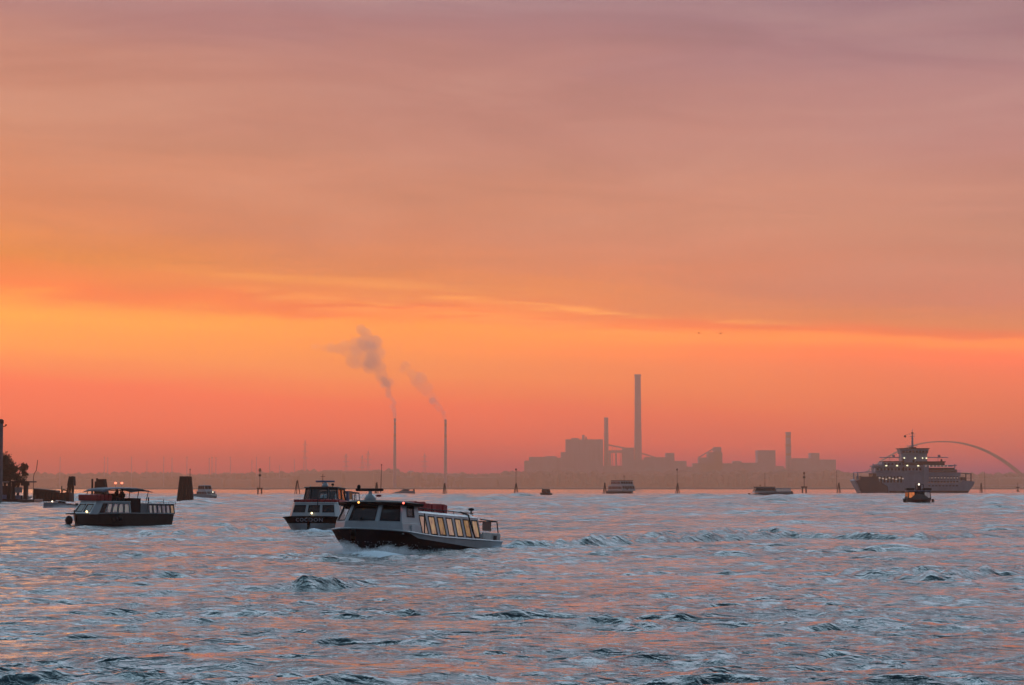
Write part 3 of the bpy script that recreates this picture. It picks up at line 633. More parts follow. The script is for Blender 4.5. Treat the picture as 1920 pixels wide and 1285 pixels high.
# ------------------------------------------------------------------ the launch on the left
def left_launch():
    al = R(41); Ln = 9.1
    root = empty('tour_launch', place(150, 186.5, al, Ln/2-.2), heading(al), 'dark hulled tour launch with an upper canopy and red covers, left of the centre boats', 'launch', pitch=R(1.0))
    st = hull_stations(Ln, 3.9, 1.12, 1.02, .0, .0, .7, blunt=2.6, full=.70)
    hull(root, [(a, b, c, d, .12, f) for a, b, c, d, e, f in st], M_NAVY, M_OLIVE, M_DECK, .05, M_GREYW)
    bw_ = MB(); bw_.ball((5.55,0,.45), .42, sz=1.0, sx=.7); bw_.build('bow_fender', M_DARK, root, smooth=True)
    a = MB(); a.tube((4.9,0,1.05), (5.9,0,1.0), .05); a.tube((5.0,0,1.0), (5.0,0,1.35), .05); a.build('bow_bollard', M_DARK, root)
    for x in (1.6, 2.1): MB().lathe([(.05,-.18), (.26,-.16), (.3,0), (.26,.16), (.05,.18)], n=12).build('tyre_fender', M_DARK, root, loc=(x, 1.98, .62))
    b0 = [(4.3,-1.25), (4.3,1.25), (3.8,1.6), (.1,1.7), (.1,-1.7), (3.8,-1.6)]; t0 = [(3.5,-1.1), (3.5,1.1), (3.1,1.4), (.1,1.5), (.1,-1.5), (3.1,-1.4)]
    d = dark_pane()
    walls(root, [(x, y, 1.0) for x, y in b0], [(x, y, 2.08) for x, y in t0], [(2,.2,.8,.08,.1,d), None, (5,.15,.85,.06,.05,M_PALE,[d, M_PALE, M_PALE, M_PALE, M_PALE]), None, (5,.15,.85,.06,.05,M_PALE), None], M_WHITE, .06)
    MB().prism(grow(t0, .1), 2.08, 2.17, grow(t0, .04)).build('cabin_roof', M_WHITE, root, bevel=.03)
    MB().ball((0,0,0), .085).build('headlamp', M_LAMP, root, loc=(4.25, .75, 1.22))
    # wheel position and door amidships
    MB().box(-1.1, -.0, -1.5, 1.5, 1.0, 2.45).build('steering_shelter', M_DARK, root, bevel=.04)
    MB().box(-1.0, -.1, 1.505, 1.53, 1.05, 2.1).build('door', M_DARK, root)
    MB().box(-1.9, -1.12, -1.45, 1.45, 1.0, 1.95).build('deck_locker', M_GREYW, root, bevel=.04)
    # saloon aft
    bot = [(-1.95,-1.6,1.1), (-1.95,1.6,1.1), (-5.0,1.55,1.1), (-5.0,-1.55,1.1)]; top = [(x*.99, y*.93, 1.95) for x, y, z in bot]
    walls(root, bot, top, [None, (6,.08,.88,.03,.05,M_PALE,[M_PALE, M_PALE, M_PALE, M_PALE, M_PALE, M_LIT]), (2,.1,.85,.06,.08,M_LIT), (6,.08,.88,.03,.05,M_PALE)], M_WHITE, .05, 'saloon_wall')
    MB().prism([(-1.9,-1.6), (-1.9,1.6), (-5.1,1.55), (-5.1,-1.55)], 1.95, 2.02).build('saloon_roof', M_WHITE, root, bevel=.02)
    p = MB(); p.tube((-2.2,1.2,2.0), (-2.2,1.2,2.55), .06); p.tube((-4.9,0,1.95), (-4.95,0,2.4), .03); p.build('exhaust_pipe', M_DARK, root)
    rail(root, [(x, 1.55, 2.0) for x in (-1.2, -2.2, -3.2, -4.2, -5.0)], .14, .02, 'roof_rail', mid=False)
    # upper canopy
    f = MB()
    for x, xt in ((2.9, 2.6), (.9, .9), (-.9, -1.0), (-1.9, -2.1)):
        for s in (-1, 1): f.tube((x, s*1.2, 2.1), (xt, s*1.3, 3.15), .035)
    for s in (-1, 1): f.tube((2.6,s*1.3,3.13), (-2.1,s*1.3,3.13), .03)
    f.tube((2.6,1.3,3.13), (2.6,-1.3,3.13), .03)
    f.build('canopy_frame', M_DARK, root)
    rows = []
    for i in range(9):
        x = 3.0-i*.68; z = 3.28+.13*math.sin(i/8*math.pi*.9) - (.20 if i >= 7 else 0)*(i-6)/2 - (.22 if i == 0 else 0)
        rows.append([(x, y, z-.10*abs(y/1.45)**2) for y in (-1.5, -1.0, -.4, .4, 1.0, 1.5)])
    m = MB(); m.grid(rows); cn = m.build('canopy', mat('grey_canvas', (.16,.17,.21), .8, var=.3), root, smooth=True)
    q = cn.modifiers.new('solid', 'SOLIDIFY'); q.thickness = .05
    rc = MB()
    for i in range(4): rc.box(3.25-i*.42, 3.62-i*.42, -1.35, 1.35, 2.18, 2.72)
    rc.build('seat_covers', M_RED, root, bevel=.09)
    s_ = MB(); s_.box(.5, 1.5, -1.2, 1.2, 2.18, 2.5); s_.box(.4, .52, -1.2, 1.2, 2.5, 2.85); s_.build('upper_bench', M_DARK, root, bevel=.04)
    return root
LLR = left_launch()
bpy.context.view_layer.update()
def on_left(x, y, z): return LLR.matrix_basis @ V((x, y, z))
th = LLR.rotation_euler[2]
person(on_left(.85, .55, 2.06), th, 'person in dark clothes sitting under the canopy, nearer the bow of the left launch', (.02,.02,.025), True)
person(on_left(-.35, -.2, 2.12-.55), th, 'person standing at the wheel under the canopy of the left launch', (.03,.025,.02))
# ------------------------------------------------------------------ the smaller boats
def small_hull(root, Ln, B, h, hb, mlow, mup=None, n=16, zd=.0):
    st = hull_stations(Ln, B, h, hb, zd, zd, .6, n=n, blunt=2.0, full=.45, flare=.8)
    hull(root, [(a, b, c, d, zd, f) for a, b, c, d, e, f in st], mlow, mup or mlow, M_DECK, .035, M_DARK)
def cabin(root, x0, x1, hb, ht, z0, z1, specs, m=M_WHITE, rf=.35, rb=.1, name='cabin_wall', roof=M_WHITE):
    b = [(x1, -hb), (x1, hb), (x0, hb), (x0, -hb)]; t = [(x1-rf, -ht), (x1-rf, ht), (x0+rb, ht), (x0+rb, -ht)]
    walls(root, [(x, y, z0) for x, y in b], [(x, y, z1) for x, y in t], specs, m, .06, name)
    return MB().prism(grow(t, .12), z1, z1+.1, grow(t, .05)).build('cabin_roof', roof, root, bevel=.03)
DG = dark_pane()
def motorboat():      # planing past the jetty
    D = 345; root = empty('motorboat', (Xat(113, D), D, 0), heading(R(58)), 'small open motorboat with a windscreen planing past the end of the jetty', 'motorboat', pitch=R(7))
    small_hull(root, 5.2, 2.1, .85, .62, M_WHITE, M_GREYW)
    cabin(root, -.6, 1.1, .8, .65, .62, 1.15, [(2,.15,.9,.06,.08,G_DARK), (2,.15,.9,.06,.08,G_DARK), None, (2,.15,.9,.06,.08,G_DARK)], M_WHITE, .45)
    MB().ball((0,0,0), .1).build('headlamp', M_LAMPW, root, loc=(1.6, .3, .95))
    MB().box(-2.9, -2.5, -.25, .25, .3, 1.15).build('outboard_motor', M_DARK, root, bevel=.05)
    MB().box(-1.6, -1.1, -.7, .7, .65, .95).build('seat', M_RED, root, bevel=.05)
motorboat()
def yacht():
    D = 600; root = empty('motor_yacht', (Xat(388, D), D, 0), heading(R(-38)), 'white motor yacht with a tall wheelhouse passing behind the broad timber dolphin', 'motor yacht')
    small_hull(root, 9.6, 3.5, 1.5, .95, M_GREYW, M_WHITE, zd=.7)
    cabin(root, -3.6, 2.6, 1.4, 1.3, 1.35, 2.3, [(2,.3,.85,.08,.1,DG), (4,.3,.8,.05,.06,DG), None, (4,.3,.8,.05,.06,DG)], M_WHITE, .7)
    cabin(root, -3.2, .9, 1.2, 1.05, 2.4, 3.9, [(2,.35,.88,.06,.08,G_DARK), (3,.35,.88,.05,.06,G_DARK), (2,.35,.88,.1,.08,G_DARK), (3,.35,.88,.05,.06,G_DARK)], M_WHITE, .6, name='wheelhouse_wall')
    MB().box(-3.9, 2.9, -1.62, 1.62, 1.3, 1.42).build('side_deck', M_WHITE, root)
    MB().box(-3.5, .5, 1.755, 1.79, .78, 1.1).build('red_stripe', M_RED, root)
    m = MB(); m.tube((-1.6,0,4.0), (-1.7,0,4.9), .05); m.tube((-1.66,-.4,4.6), (-1.66,.4,4.6), .03); m.build('mast', M_WHITE, root)
    MB().ball((0,0,0), .13).build('searchlight', M_LAMPW, root, loc=(2.9, .2, 2.05))
    m = MB(); m.tube((-4.6,0,1.0), (-4.9,0,3.6), .06); m.build('flagstaff', M_RUST, root)
    rail(root, [(x, y, 1.7) for x, y in ((1.5,1.5), (3.2,1.1), (4.5,.4), (4.7,0), (4.5,-.4), (3.2,-1.1), (1.5,-1.5))], .6, .03, 'bow_rail')
yacht()
def speedboat():
    D = 1080; root = empty('speedboat', (Xat(756, D), D, 0), heading(R(76)), 'low speedboat with a raised stern cruising far off between the two thin chimneys', 'speedboat', pitch=R(-1))
    small_hull(root, 11.6, 3.0, 1.5, .3, M_GREYW, M_WHITE, zd=.5)
    cabin(root, -3.0, 2.2, 1.1, .8, 1.2, 2.1, [(2,.2,.85,.06,.08,DG), (4,.3,.8,.05,.06,DG), None, (4,.3,.8,.05,.06,DG)], M_GREYW, 1.6)
    MB().box(-3.2, .2, -.8, .8, 2.12, 2.5).build('sun_deck', M_DARK, root, bevel=.1)
    MB().box(-5.7, -5.3, -1.3, 1.3, 1.4, 2.5).build('stern_arch', M_DARK, root, bevel=.1)
speedboat()
def far_workboat():
    D = 860; root = empty('workboat', (Xat(1026, D), D, 0), heading(R(-40)), 'stubby dark workboat far off, below the left end of the power station', 'workboat')
    small_hull(root, 5.6, 2.7, 1.15, .9, M_OLIVE, M_OLIVE)
    cabin(root, -2.2, .8, 1.15, 1.0, 1.0, 2.6, [(2,.4,.85,.06,.08,DG), (2,.4,.8,.08,.06,DG), (1,.1,.8,.3,.06,DG), (2,.4,.8,.08,.06,DG)], M_OLIVE, .3, roof=M_DARK)
far_workboat()
def far_waterbus():     # bow on, with high superstructure
    D = 1130; root = empty('water_bus', (Xat(1166, D), D, 0), heading(R(-26)), 'pale two level water bus seen bow on, just right of the short channel marker', 'water bus')
    small_hull(root, 20, 8.5, 1.6, 1.0, M_NAVY, M_GREYW, zd=.9)
    cabin(root, -8, 7.5, 4.0, 3.8, 1.5, 4.4, [(5,.4,.85,.04,.03,DG), (9,.35,.8,.03,.03,DG), None, (9,.35,.8,.03,.03,DG)], M_WHITE, .6)
    cabin(root, -5, 5.6, 3.8, 3.7, 4.52, 6.7, [(5,.35,.85,.04,.03,DG), (7,.3,.8,.03,.05,DG), None, (7,.3,.8,.03,.05,DG)], M_WHITE, .4, name='upper_wall', roof=M_NAVY)
    MB().box(-4.5, 4.8, -4.1, 4.1, 6.85, 7.1).build('awning', M_NAVY, root, bevel=.05)
    m = MB(); m.tube((2.5,0,7.0), (2.5,0,9.6), .14, 6, .07); m.tube((2.5,-.8,8.8), (2.5,.8,8.8), .07); m.box(2.3, 2.7, -.25, .25, 9.1, 9.5); m.build('mast', mat('orange_mast', (.30,.10,.04), .6), root)
    MB().box(7.3, 7.36, -1.3, -.4, 1.6, 3.0).build('bow_door', DG, root)
    rail(root, [(x, 3.9, 1.55) for x in (-9.4, -8.8, -8.2)], 2.6, .06, 'stern_rail')
far_waterbus()
def far_launch():       # long and low, dark awning forward
    D = 880; root = empty('water_bus', (Xat(1446, D), D, 0), heading(R(83)), 'long low water bus with a dark front half, left of the ferry', 'water bus')
    small_hull(root, 17.6, 4.0, 1.3, .5, M_NAVY, M_GREYW, zd=.75)
    cabin(root, -1.4, 7.6, 1.75, 1.65, 1.15, 3.3, [(2,.3,.9,.06,.1,G_CLEAR), (8,.35,.9,.02,.015,DG), None, (8,.35,.9,.02,.015,DG)], M_WHITE, .9, roof=M_DARK)
    MB().box(-1.3, 7.1, -1.8, 1.8, 3.42, 3.65).build('awning', M_DARK, root, bevel=.1)
    cabin(root, -8.0, -1.5, 1.75, 1.65, 1.15, 3.0, [None, (8,.3,.85,.03,.02,M_PALE), None, (8,.3,.85,.03,.02,M_PALE)], M_WHITE, .1)
    m = MB(); m.tube((2.6,0,3.7), (2.6,0,9.4), .10, 6, .05); m.ball((2.6,0,8.8), .16); m.build('mast', M_RUST, root)
    MB().lathe([(.12,0), (.12,.3), (.3,.35), (.2,.7)], n=8).build('horn', M_RUST, root, loc=(4.6, 0, 3.75))
    MB().ball((0,0,0), .36, sx=1.4).build('bow_fender', M_RUST, root, loc=(9.25, 0, .7))
    MB().box(-8.7, -8.4, -1.5, 1.5, .8, 1.9).build('stern_gate', M_RUST, root)
far_launch()
def bow_on_boat():
    D = 450; root = empty('water_taxi', (Xat(1722, D), D, 0), heading(R(4)), 'dark cabin boat seen bow on with an orange lit window, in front of the ferry', 'boat')
    small_hull(root, 11, 5.4, 1.0, .85, M_NAVY, M_NAVY, zd=.3)
    m = MB(); m.prism([(4.9,0), (3.6,1.5), (2.4,2.2), (2.4,-2.2), (3.6,-1.5)], .9, 1.9, [(3.6,0), (3.0,.6), (2.4,1.0), (2.4,-1.0), (3.0,-.6)]); m.build('fore_deck', M_DARK, root, bevel=.08)
    b = [(2.3,-2.4), (2.3,-.9), (2.3,.9), (2.3,2.4), (-4,2.4), (-4,-2.4)]; t = [(2.1,-2.25), (2.1,-.9), (2.1,.9), (2.1,2.25), (-4,2.25), (-4,-2.25)]
    OR = lit_pane('orange_window', (.8,.20,.05), (.16,.12,.06), .8)
    walls(root, [(x, y, 1.0) for x, y in b], [(x, y, 2.55) for x, y in t], [(1,.12,.88,.1,0,OR), (1,.1,.85,.08,0,DG), (1,.12,.88,.1,0,M_PALE), (5,.3,.85,.04,.03,M_PALE), None, (5,.3,.85,.04,.03,OR)], M_DARK, .08)
    MB().prism(grow(t, .15), 2.55, 2.72).build('cabin_roof', M_BLUE, root, bevel=.03)
    for s in (-1, 1): MB().box(-2.2, 1.6, s*1.75-.85, s*1.75+.85, 2.73, 3.3).build('roof_locker', M_DARK, root, bevel=.15)
    m = MB(); m.prism([(1.9,-.45), (1.9,.45), (.4,.6), (.4,-.6)], 2.73, 3.9, [(1.6,-.3), (1.6,.3), (.5,.4), (.5,-.4)]); m.build('pilot_box', M_NAVY, root, bevel=.05)
    m = MB(); m.tube((1.2,-.75,2.7), (1.2,-.6,4.2), .06); m.tube((1.2,.95,2.7), (1.2,.95,4.0), .06); m.tube((1.2,-.6,4.15), (1.2,.95,4.0), .05); m.build('light_arch', M_WOOD, root)
    MB().ball((0,0,0), .15).build('masthead_lamp', M_LAMPW, root, loc=(1.75, -.05, 4.0))
    for s in (-1, 1): MB().lathe([(.05,-.35), (.26,-.3), (.3,0), (.26,.3), (.05,.35)], n=10).build('fender', M_DARK, root, loc=(.5, s*2.95, .6))
bow_on_boat()

# ------------------------------------------------------------------ the ferry
def ferry():
    D = 1330.0; S = D/FPX      # metres per photo pixel
    cx = 1711; X = lambda px: (px-cx)*S; Z = lambda py: Zat(py, D)
    root = empty('ferry', (Xat(cx, D), D, 0), R(0), 'large double ended car ferry with a tall bridge and rows of lights, at the right', 'ferry')
    W = 8.5
    ms = mat('ferry_grey', (.22,.29,.38), .5, var=.3, vscale=.25); md = mat('ferry_dark', (.03,.034,.042), .5, var=.3, vscale=.3)
    bx = lambda n, px0, px1, py0, py1, y0, y1, m, bev=.12, par=None: MB().box(X(px0), X(px1), y0, y1, Z(py1), Z(py0)).build(n, m, par or root, bevel=bev)
    # hull lofted along x with raked ends
    def loft(name, m, tab, par=root):
        mb = MB(); rows = []
        for px, hb, zt, hbw in tab:
            rows.append([(X(px), -hb, zt), (X(px), -lerp(hbw, hb, .5), zt*.5), (X(px), -hbw, -.5), (X(px), hbw, -.5), (X(px), lerp(hbw, hb, .5), zt*.5), (X(px), hb, zt)])
        for r in rows: pass
        mb.grid(rows, closed=True); k = len(rows[0]); mb.add(rows[0], [tuple(range(k))]); mb.add(rows[-1], [tuple(range(k))])
        return mb.build(name, m, par)
    h0 = [(1598, 1.2, Z(893), .1), (1603, 3.6, Z(895), .4)]
    def shaped(name, m, pts):      # side outline polygon in photo pixels, thickness W each way
        n = len(pts); vs = [(X(a), -W, Z(b) if b < 926 else -.6) for a, b in pts]+[(X(a), W, Z(b) if b < 926 else -.6) for a, b in pts]
        return MB().add(vs, [tuple(range(n)), tuple(range(2*n-1, n-1, -1))]+[(i, n+i, n+(i+1) % n, (i+1) % n) for i in range(n)]).build(name, m, root, bevel=.25)
    shaped('hull', ms, [(1612, 927), (1609, 921), (1604, 912), (1598, 901), (1600, 899.5), (1607, 902), (1640, 903), (1645, 905.5), (1733, 905.5), (1733, 906), (1796, 906), (1800, 900), (1806, 902), (1822, 903), (1822, 906), (1816, 915), (1811, 922), (1809, 927)])
    nv = MB(); pts = [(1611.5, 926.8), (1609, 919), (1604.5, 908), (1601, 902), (1608, 900), (1609, 894), (1633, 894), (1638, 899), (1650, 906), (1660, 912), (1662, 926.8)]
    n = len(pts); nv.add([(X(a), -W-.12, Z(b) if b < 926 else -.5) for a, b in pts]+[(X(a), -W+1.2, Z(b) if b < 926 else -.5) for a, b in pts], [tuple(range(n)), tuple(range(2*n-1, n-1, -1))]+[(i, n+i, n+(i+1) % n, (i+1) % n) for i in range(n)])
    nv.build('navy_bow_panel', mat('ferry_navy', (.008,.022,.05), .4, var=.3, vscale=.3), root)
    bx('boot_topping', 1663, 1810, 920.5, 925, -W-.1, -W+.5, M_NAVY, 0)
    for s in ((1600, 1606), (1812, 1821)): pass
    g = MB(); g.tube((X(1605),-W+1,Z(900)), (X(1605),-W+1,Z(886)), .45); g.tube((X(1605),W-1,Z(900)), (X(1605),W-1,Z(886)), .45); g.tube((X(1605),-W+1,Z(886.5)), (X(1632),-W+1,Z(884.5)), .25); g.tube((X(1605),-W+1,Z(886.5)), (X(1605),W-1,Z(886.5)), .3); g.build('ramp_gantry', ms, root)
    g = MB(); g.tube((X(1816),-W+1,Z(903)), (X(1816),-W+1,Z(888)), .4); g.tube((X(1816),W-1,Z(903)), (X(1816),W-1,Z(888)), .4); g.tube((X(1816),-W+1,Z(888.5)), (X(1793),-W+1,Z(887.5)), .25); g.tube((X(1816),-W+1,Z(888.5)), (X(1816),W-1,Z(888.5)), .3); g.build('ramp_gantry', md, root)
    bx('raised_ramp', 1609, 1612, 893, 900, -W+1.5, W-1.5, md); bx('raised_ramp', 1799, 1808, 895, 903, -W+1.5, W-1.5, md)
    # car deck: side wall with openings
    bx('car_deck_house', 1633, 1793, 887, 905.2, -W+1.6, W-1.6, md, 0)
    sw = MB(); sw.box(X(1640), X(1796), -W, -W+.4, Z(893.5), Z(888)); sw.box(X(1690), X(1733), -W+.001, -W+.4, Z(905.5), Z(893.5))
    for k in range(11): sw.box(X(1733+k*5.9), X(1733+k*5.9+1.9), -W, -W+.4, Z(906), Z(893.5))
    for k in range(8): sw.box(X(1644+k*6.2), X(1644+k*6.2+2.2), -W, -W+.4, Z(905.5), Z(893.5))
    sw.box(X(1733), X(1796), -W-.01, -W+.39, Z(902), Z(899.5)); sw.build('car_deck_side', ms, root)
    for k in range(8):
        l_ = MB().ball((0,0,0), .42, sx=1.5, sy=.6, sz=1.6).build('deck_lamp', emis('car_deck_lamp', (1.0,.72,.55), .45), root, loc=(X(1641.8+k*6.2+3.5), -W+.2, Z(896.5+(k % 3)*1.2)))
    for k in range(10):
        l_ = MB().ball((0,0,0), .35, sx=1.2, sy=.6, sz=1.2).build('deck_lamp', emis('dim_deck_lamp', (.8,.65,.6), .22), root, loc=(X(1736+k*5.9+1.0), -W+.2, Z(896.5)))
    # low openings row near the water on the right
    for k in range(9): bx('freeing_port', 1736+k*6.4, 1739.6+k*6.4, 910.2, 912.2, -W-.06, -W+.2, M_DARK, 0)
    # passenger decks
    bx('promenade_deck', 1630, 1797, 886.3, 888, -W-.3, W+.3, ms, 0)
    bx('passenger_saloon', 1638, 1731, 875.5, 886.2, -W+1.2, W-1.2, ms)
    bx('side_stair_house', 1727, 1737, 872, 905, -W-.35, -W+1.0, ms)
    bx('liferaft_row', 1737, 1762, 880.2, 886.2, -W+.2, -W+1.6, mat('dull_red', (.16,.04,.04), .7, var=.4), .3)
    bx('liferaft_row', 1763.5, 1790, 880.8, 886.2, -W+.2, -W+1.6, mat('dull_brown', (.13,.07,.05), .7, var=.4), .3)
    bx('aft_saloon', 1731, 1786, 877.5, 886.2, -W+1.7, W-1.2, md)
    bx('boat_deck', 1636, 1782, 873.2, 875.4, -W, W, ms, 0)
    bx('upper_saloon', 1651, 1690, 866.5, 873.1, -W+1.5, W-1.5, ms); bx('upper_saloon', 1690, 1768, 867.5, 873.1, -W+2, W-2, md)
    bx('awning', 1653, 1690, 865.2, 866.6, -W+.6, W-.6, M_DARK, 0); bx('awning', 1715, 1769, 865.6, 867.6, -W+.6, W-.6, M_NAVY, 0)
    # side windows of the saloons
    for k in range(13):
        bx('window', 1641+k*6.6, 1644.5+k*6.6, 878.6, 882.6, -W+1.1, -W+1.6, M_DARK, 0)
    for k in range(5): bx('window', 1655+k*6.8, 1658.6+k*6.8, 869.2, 872.2, -W+1.4, -W+1.9, M_DARK, 0)
    # bridge tower, flaring at the top
    tw = MB(); tw.prism([(X(1688.5),-5), (X(1736.5),-5), (X(1736.5),5), (X(1688.5),5)], Z(873), Z(851)); tw.build('bridge_tower', ms, root, bevel=.2)
    tw = MB(); tw.prism([(X(1687.5),-5.6), (X(1737.5),-5.6), (X(1737.5),5.6), (X(1687.5),5.6)], Z(851), Z(842.4), [(X(1685.6),-6), (X(1739.2),-6), (X(1739.2),6), (X(1685.6),6)]); tw.build('bridge', ms, root, bevel=.15)
    bx('bridge_roof', 1684, 1740.5, 840.8, 842.3, -6.4, 6.4, M_NAVY, .1)
    for k in range(4): bx('bridge_window', 1690+k*6.0, 1694.6+k*6.0, 845.5, 849.5, -5.92, -5.2, DG, 0)
    for k in range(4): bx('bridge_window', 1714.5+k*6.0, 1719.1+k*6.0, 845.5, 849.5, -5.92, -5.2, DG, 0)
    bx('door', 1709, 1713, 862, 872, -5.15, -4.8, DG, 0); bx('stair', 1689, 1692, 860, 884, -W+.7, -W+1.3, M_NAVY, 0)
    bx('roof_housing', 1706, 1718, 838.6, 840.7, -2, 2, M_NAVY)
    # mast
    m = MB(); m.tube((X(1712),0,Z(841)), (X(1712),0,Z(817)), .75, 8, .5); m.tube((X(1712),0,Z(817)), (X(1712),0,Z(804.5)), .28, 6, .12)
    m.tube((X(1705),0,Z(814)), (X(1718.5),0,Z(814)), .14); m.tube((X(1707),0,Z(818.5)), (X(1717),0,Z(818.5)), .16); m.tube((X(1702),0,Z(836)), (X(1722),0,Z(836)), .14)
    m.build('mast', ms, root)
    m = MB(); m.lathe([(.15,-.5), (.75,-.3), (.75,.3), (.15,.5)], n=8); m.build('masthead_light', M_RUST, root, loc=(X(1712), 0, Z(812)))
    MB().ball((0,0,0), .75).build('signal_ball', M_DARK, root, loc=(X(1698.3), 0, Z(818.4)))
    h = MB(); h.path([(X(1705),0,Z(814)), (X(1698.3),0,Z(816)), (X(1698.3),0,Z(818.4))], .05); h.build('halyard', M_DARK, root)
    # yards each side with small radars
    for a, b, c, r_ in ((1648, 1686, 858, 1674), (1738, 1776, 858, 1759)):
        m = MB(); m.tube((X(a),-4,Z(c)), (X(b),-4,Z(c)), .28); m.tube((X((a+b)/2),-4,Z(c)), (X((a+b)/2),-4,Z(866)), .12); m.box(X(r_)-.7, X(r_)+.7, -4.6, -3.4, Z(c-.5), Z(c-4.5)); m.build('signal_yard', ms, root)
    for a, b, c, p_ in ((1634, 1652, 872, 1634), (1768, 1790, 873, 1786)):
        m = MB(); m.tube((X(a),-W+1,Z(c)), (X(b),-W+1,Z(c)), .28); m.tube((X(p_),-W+1,Z(c-2)), (X(p_),-W+1,Z(887)), .35); m.box(X(p_)-1, X(p_)+1, -W+.4, -W+1.6, Z(878), Z(874)) if p_ < 1700 else None; m.build('davit', ms, root)
    m = MB(); m.tube((X(1766),0,Z(867)), (X(1766),0,Z(861)), .8, 8, .5); m.build('funnel', M_DARK, root)
    m = MB()
    for px in range(1632, 1798, 6): m.tube((X(px),-W-.2,Z(886.4)), (X(px),-W-.2,Z(883.2)), .07)
    m.tube((X(1632),-W-.2,Z(883.2)), (X(1797),-W-.2,Z(883.2)), .09); m.build('deck_rail', ms, root)
    # lights
    LB = emis('ferry_lamp', (1.0,.86,.50), 2.2); LS = emis('ferry_small_lamp', (1.0,.62,.42), .9)
    for px, py in ((1658,873.6), (1678,873.6), (1697,873.4), (1717.3,874)): MB().ball((0,0,0), .42, sx=1.5, sy=.8, sz=.8).build('floodlight', LB, root, loc=(X(px), -W-.2, Z(py)))
    for px, py, r_ in ((1693.4,859.4,.36), (1713.8,859.6,.36), (1727.5,859.4,.3), (1734.6,859.6,.35)): MB().ball((0,0,0), r_, sx=1.3).build('floodlight', LB, root, loc=(X(px), -5.5, Z(py)))
    for k in range(7): MB().ball((0,0,0), .28).build('deck_lamp', LS, root, loc=(X(1731.6+k*6.7), -W-.3, Z(874.3)))
ferry()

# ------------------------------------------------------------------ channel posts and timber dolphins
def pile(mb, p, q, r): mb.tube(p, q, r, 8, r*.85)
def tripod(px, D, h, spread, label, lean=0, n=3, r=.24, pole=None, cap=True):
    root = empty('channel_marker', (Xat(px, D), D, 0), 0, label, 'marker', 'timber channel markers across the lagoon')
    for i in range(n):
        a = 2*math.pi*i/n+.5; m = MB(); pile(m, (spread*math.cos(a), spread*math.sin(a), -1), (.2*math.cos(a)+lean, .2*math.sin(a), h*(.94 if i else 1)), r); m.build('pile', M_WOOD, root)
    m = MB(); m.lathe([(.35,0), (.42,.1), (.42,.5), (.35,.6)], n=10); m.build('iron_band', M_DARK, root, loc=(lean*.8, 0, h*.78))
    if pole:
        dx_, ph, lamp = pole; m = MB(); m.tube((dx_,0,-1), (dx_,0,ph), .13, 8, .09); m.build('pole', M_DARK, root)
        if lamp:
            m = MB(); m.lathe([(.12,0), (.42,.15), (.42,.8), (.15,1.1)], n=8); m.build('lantern', M_DARK, root, loc=(dx_, 0, ph))
    return root
def px_h(D, y0): return Zat(y0, D)
tripod(557, 1080, px_h(1080, 900), 1.7, 'slim tripod of piles left of the lettered launch')
tripod(706, 1000, px_h(1000, 904), 1.0, 'short tripod of piles behind the nearest water bus aerial')
tripod(833.5, 1110, px_h(1110, 905.5), 1.1, 'dark tripod of piles right of the thin smoking chimneys')
tripod(1134, 1130, px_h(1130, 908), 1.2, 'squat marker topped by a round lantern, beside the pale bow on water bus', pole=(0, px_h(1130, 908)-.3, True))
tripod(967.5, 1120, px_h(1120, 906), 1.3, 'tripod of piles with a tall lantern pole below the left end of the power station', pole=(0, px_h(1120, 882.5), True))
tripod(1270.5, 1160, px_h(1160, 906), 1.3, 'tripod with a tall lantern pole at the right end of the power station', pole=(-.2, px_h(1160, 882.5), True))
tripod(1573, 1260, px_h(1260, 905), 1.25, 'tripod of piles with a bare tall pole, just left of the ferry bow', pole=(-1.2, px_h(1260, 882), False))
tripod(1840, 1400, px_h(1400, 905.5), 1.0, 'tripod of piles with a separate tall pole, just right of the ferry', pole=(2.4, px_h(1400, 884.5), False))
def light_post(px, D, ytop, label, two=False):
    root = empty('light_beacon', (Xat(px, D), D, 0), 0, label, 'beacon', 'beacons standing on piles in the channel')
    s = D/1046.0
    for i, (a, b) in enumerate(((-1,-1), (1,-1), (1,1), (-1,1))):
        m = MB(); pile(m, (a*.95*s, b*.8*s, -1), (a*.85*s, b*.7*s, 2.6*s), .28*s); m.build('pile', M_WOOD, root)
    MB().box(-1.35*s, 1.35*s, -1.2*s, 1.2*s, 2.5*s, 3.2*s).build('platform', M_DARK, root, bevel=.05)
    zt = Zat(ytop, D); m = MB(); m.tube((0,0,3.0*s), (0,0,zt), .16*s, 8, .12*s); m.build('pole', M_DARK, root)
    MB().box(-.55*s, .55*s, -.4*s, .4*s, lerp(3, zt, .62), lerp(3, zt, .62)+1.0*s).build('sign_box', M_DARK, root, bevel=.04)
    MB().lathe([(.2,0), (.62,.2), (.66,1.0), (.4,1.5), (.1,1.7)], n=10).build('lantern', M_RUST, root, loc=(0, 0, zt-1.2))
light_post(487, 1040, 880, 'beacon pole with red lantern on a piled platform, left of centre')
light_post(1508, 1300, 886, 'thin beacon pole on a small piled platform between low water bus and ferry')
def buoy():
    D = 1700; root = empty('buoy_marker', (Xat(1908.5, D), D, 0), 0, 'squat dark marker of two stacked drums near the right edge', 'marker')
    MB().lathe([(.3,-.6), (1.0,-.4), (1.1,.6), (.7,1.5), (.4,1.8)], n=10).build('float', M_RUST, root)
    MB().lathe([(.6,0), (1.5,.25), (1.5,.9), (.6,1.2)], n=10).build('topmark', M_DARK, root, loc=(0, 0, 2.6))
    MB().tube((0,0,1.6), (0,0,7.2), .14).build('stem', M_DARK, root)
buoy()
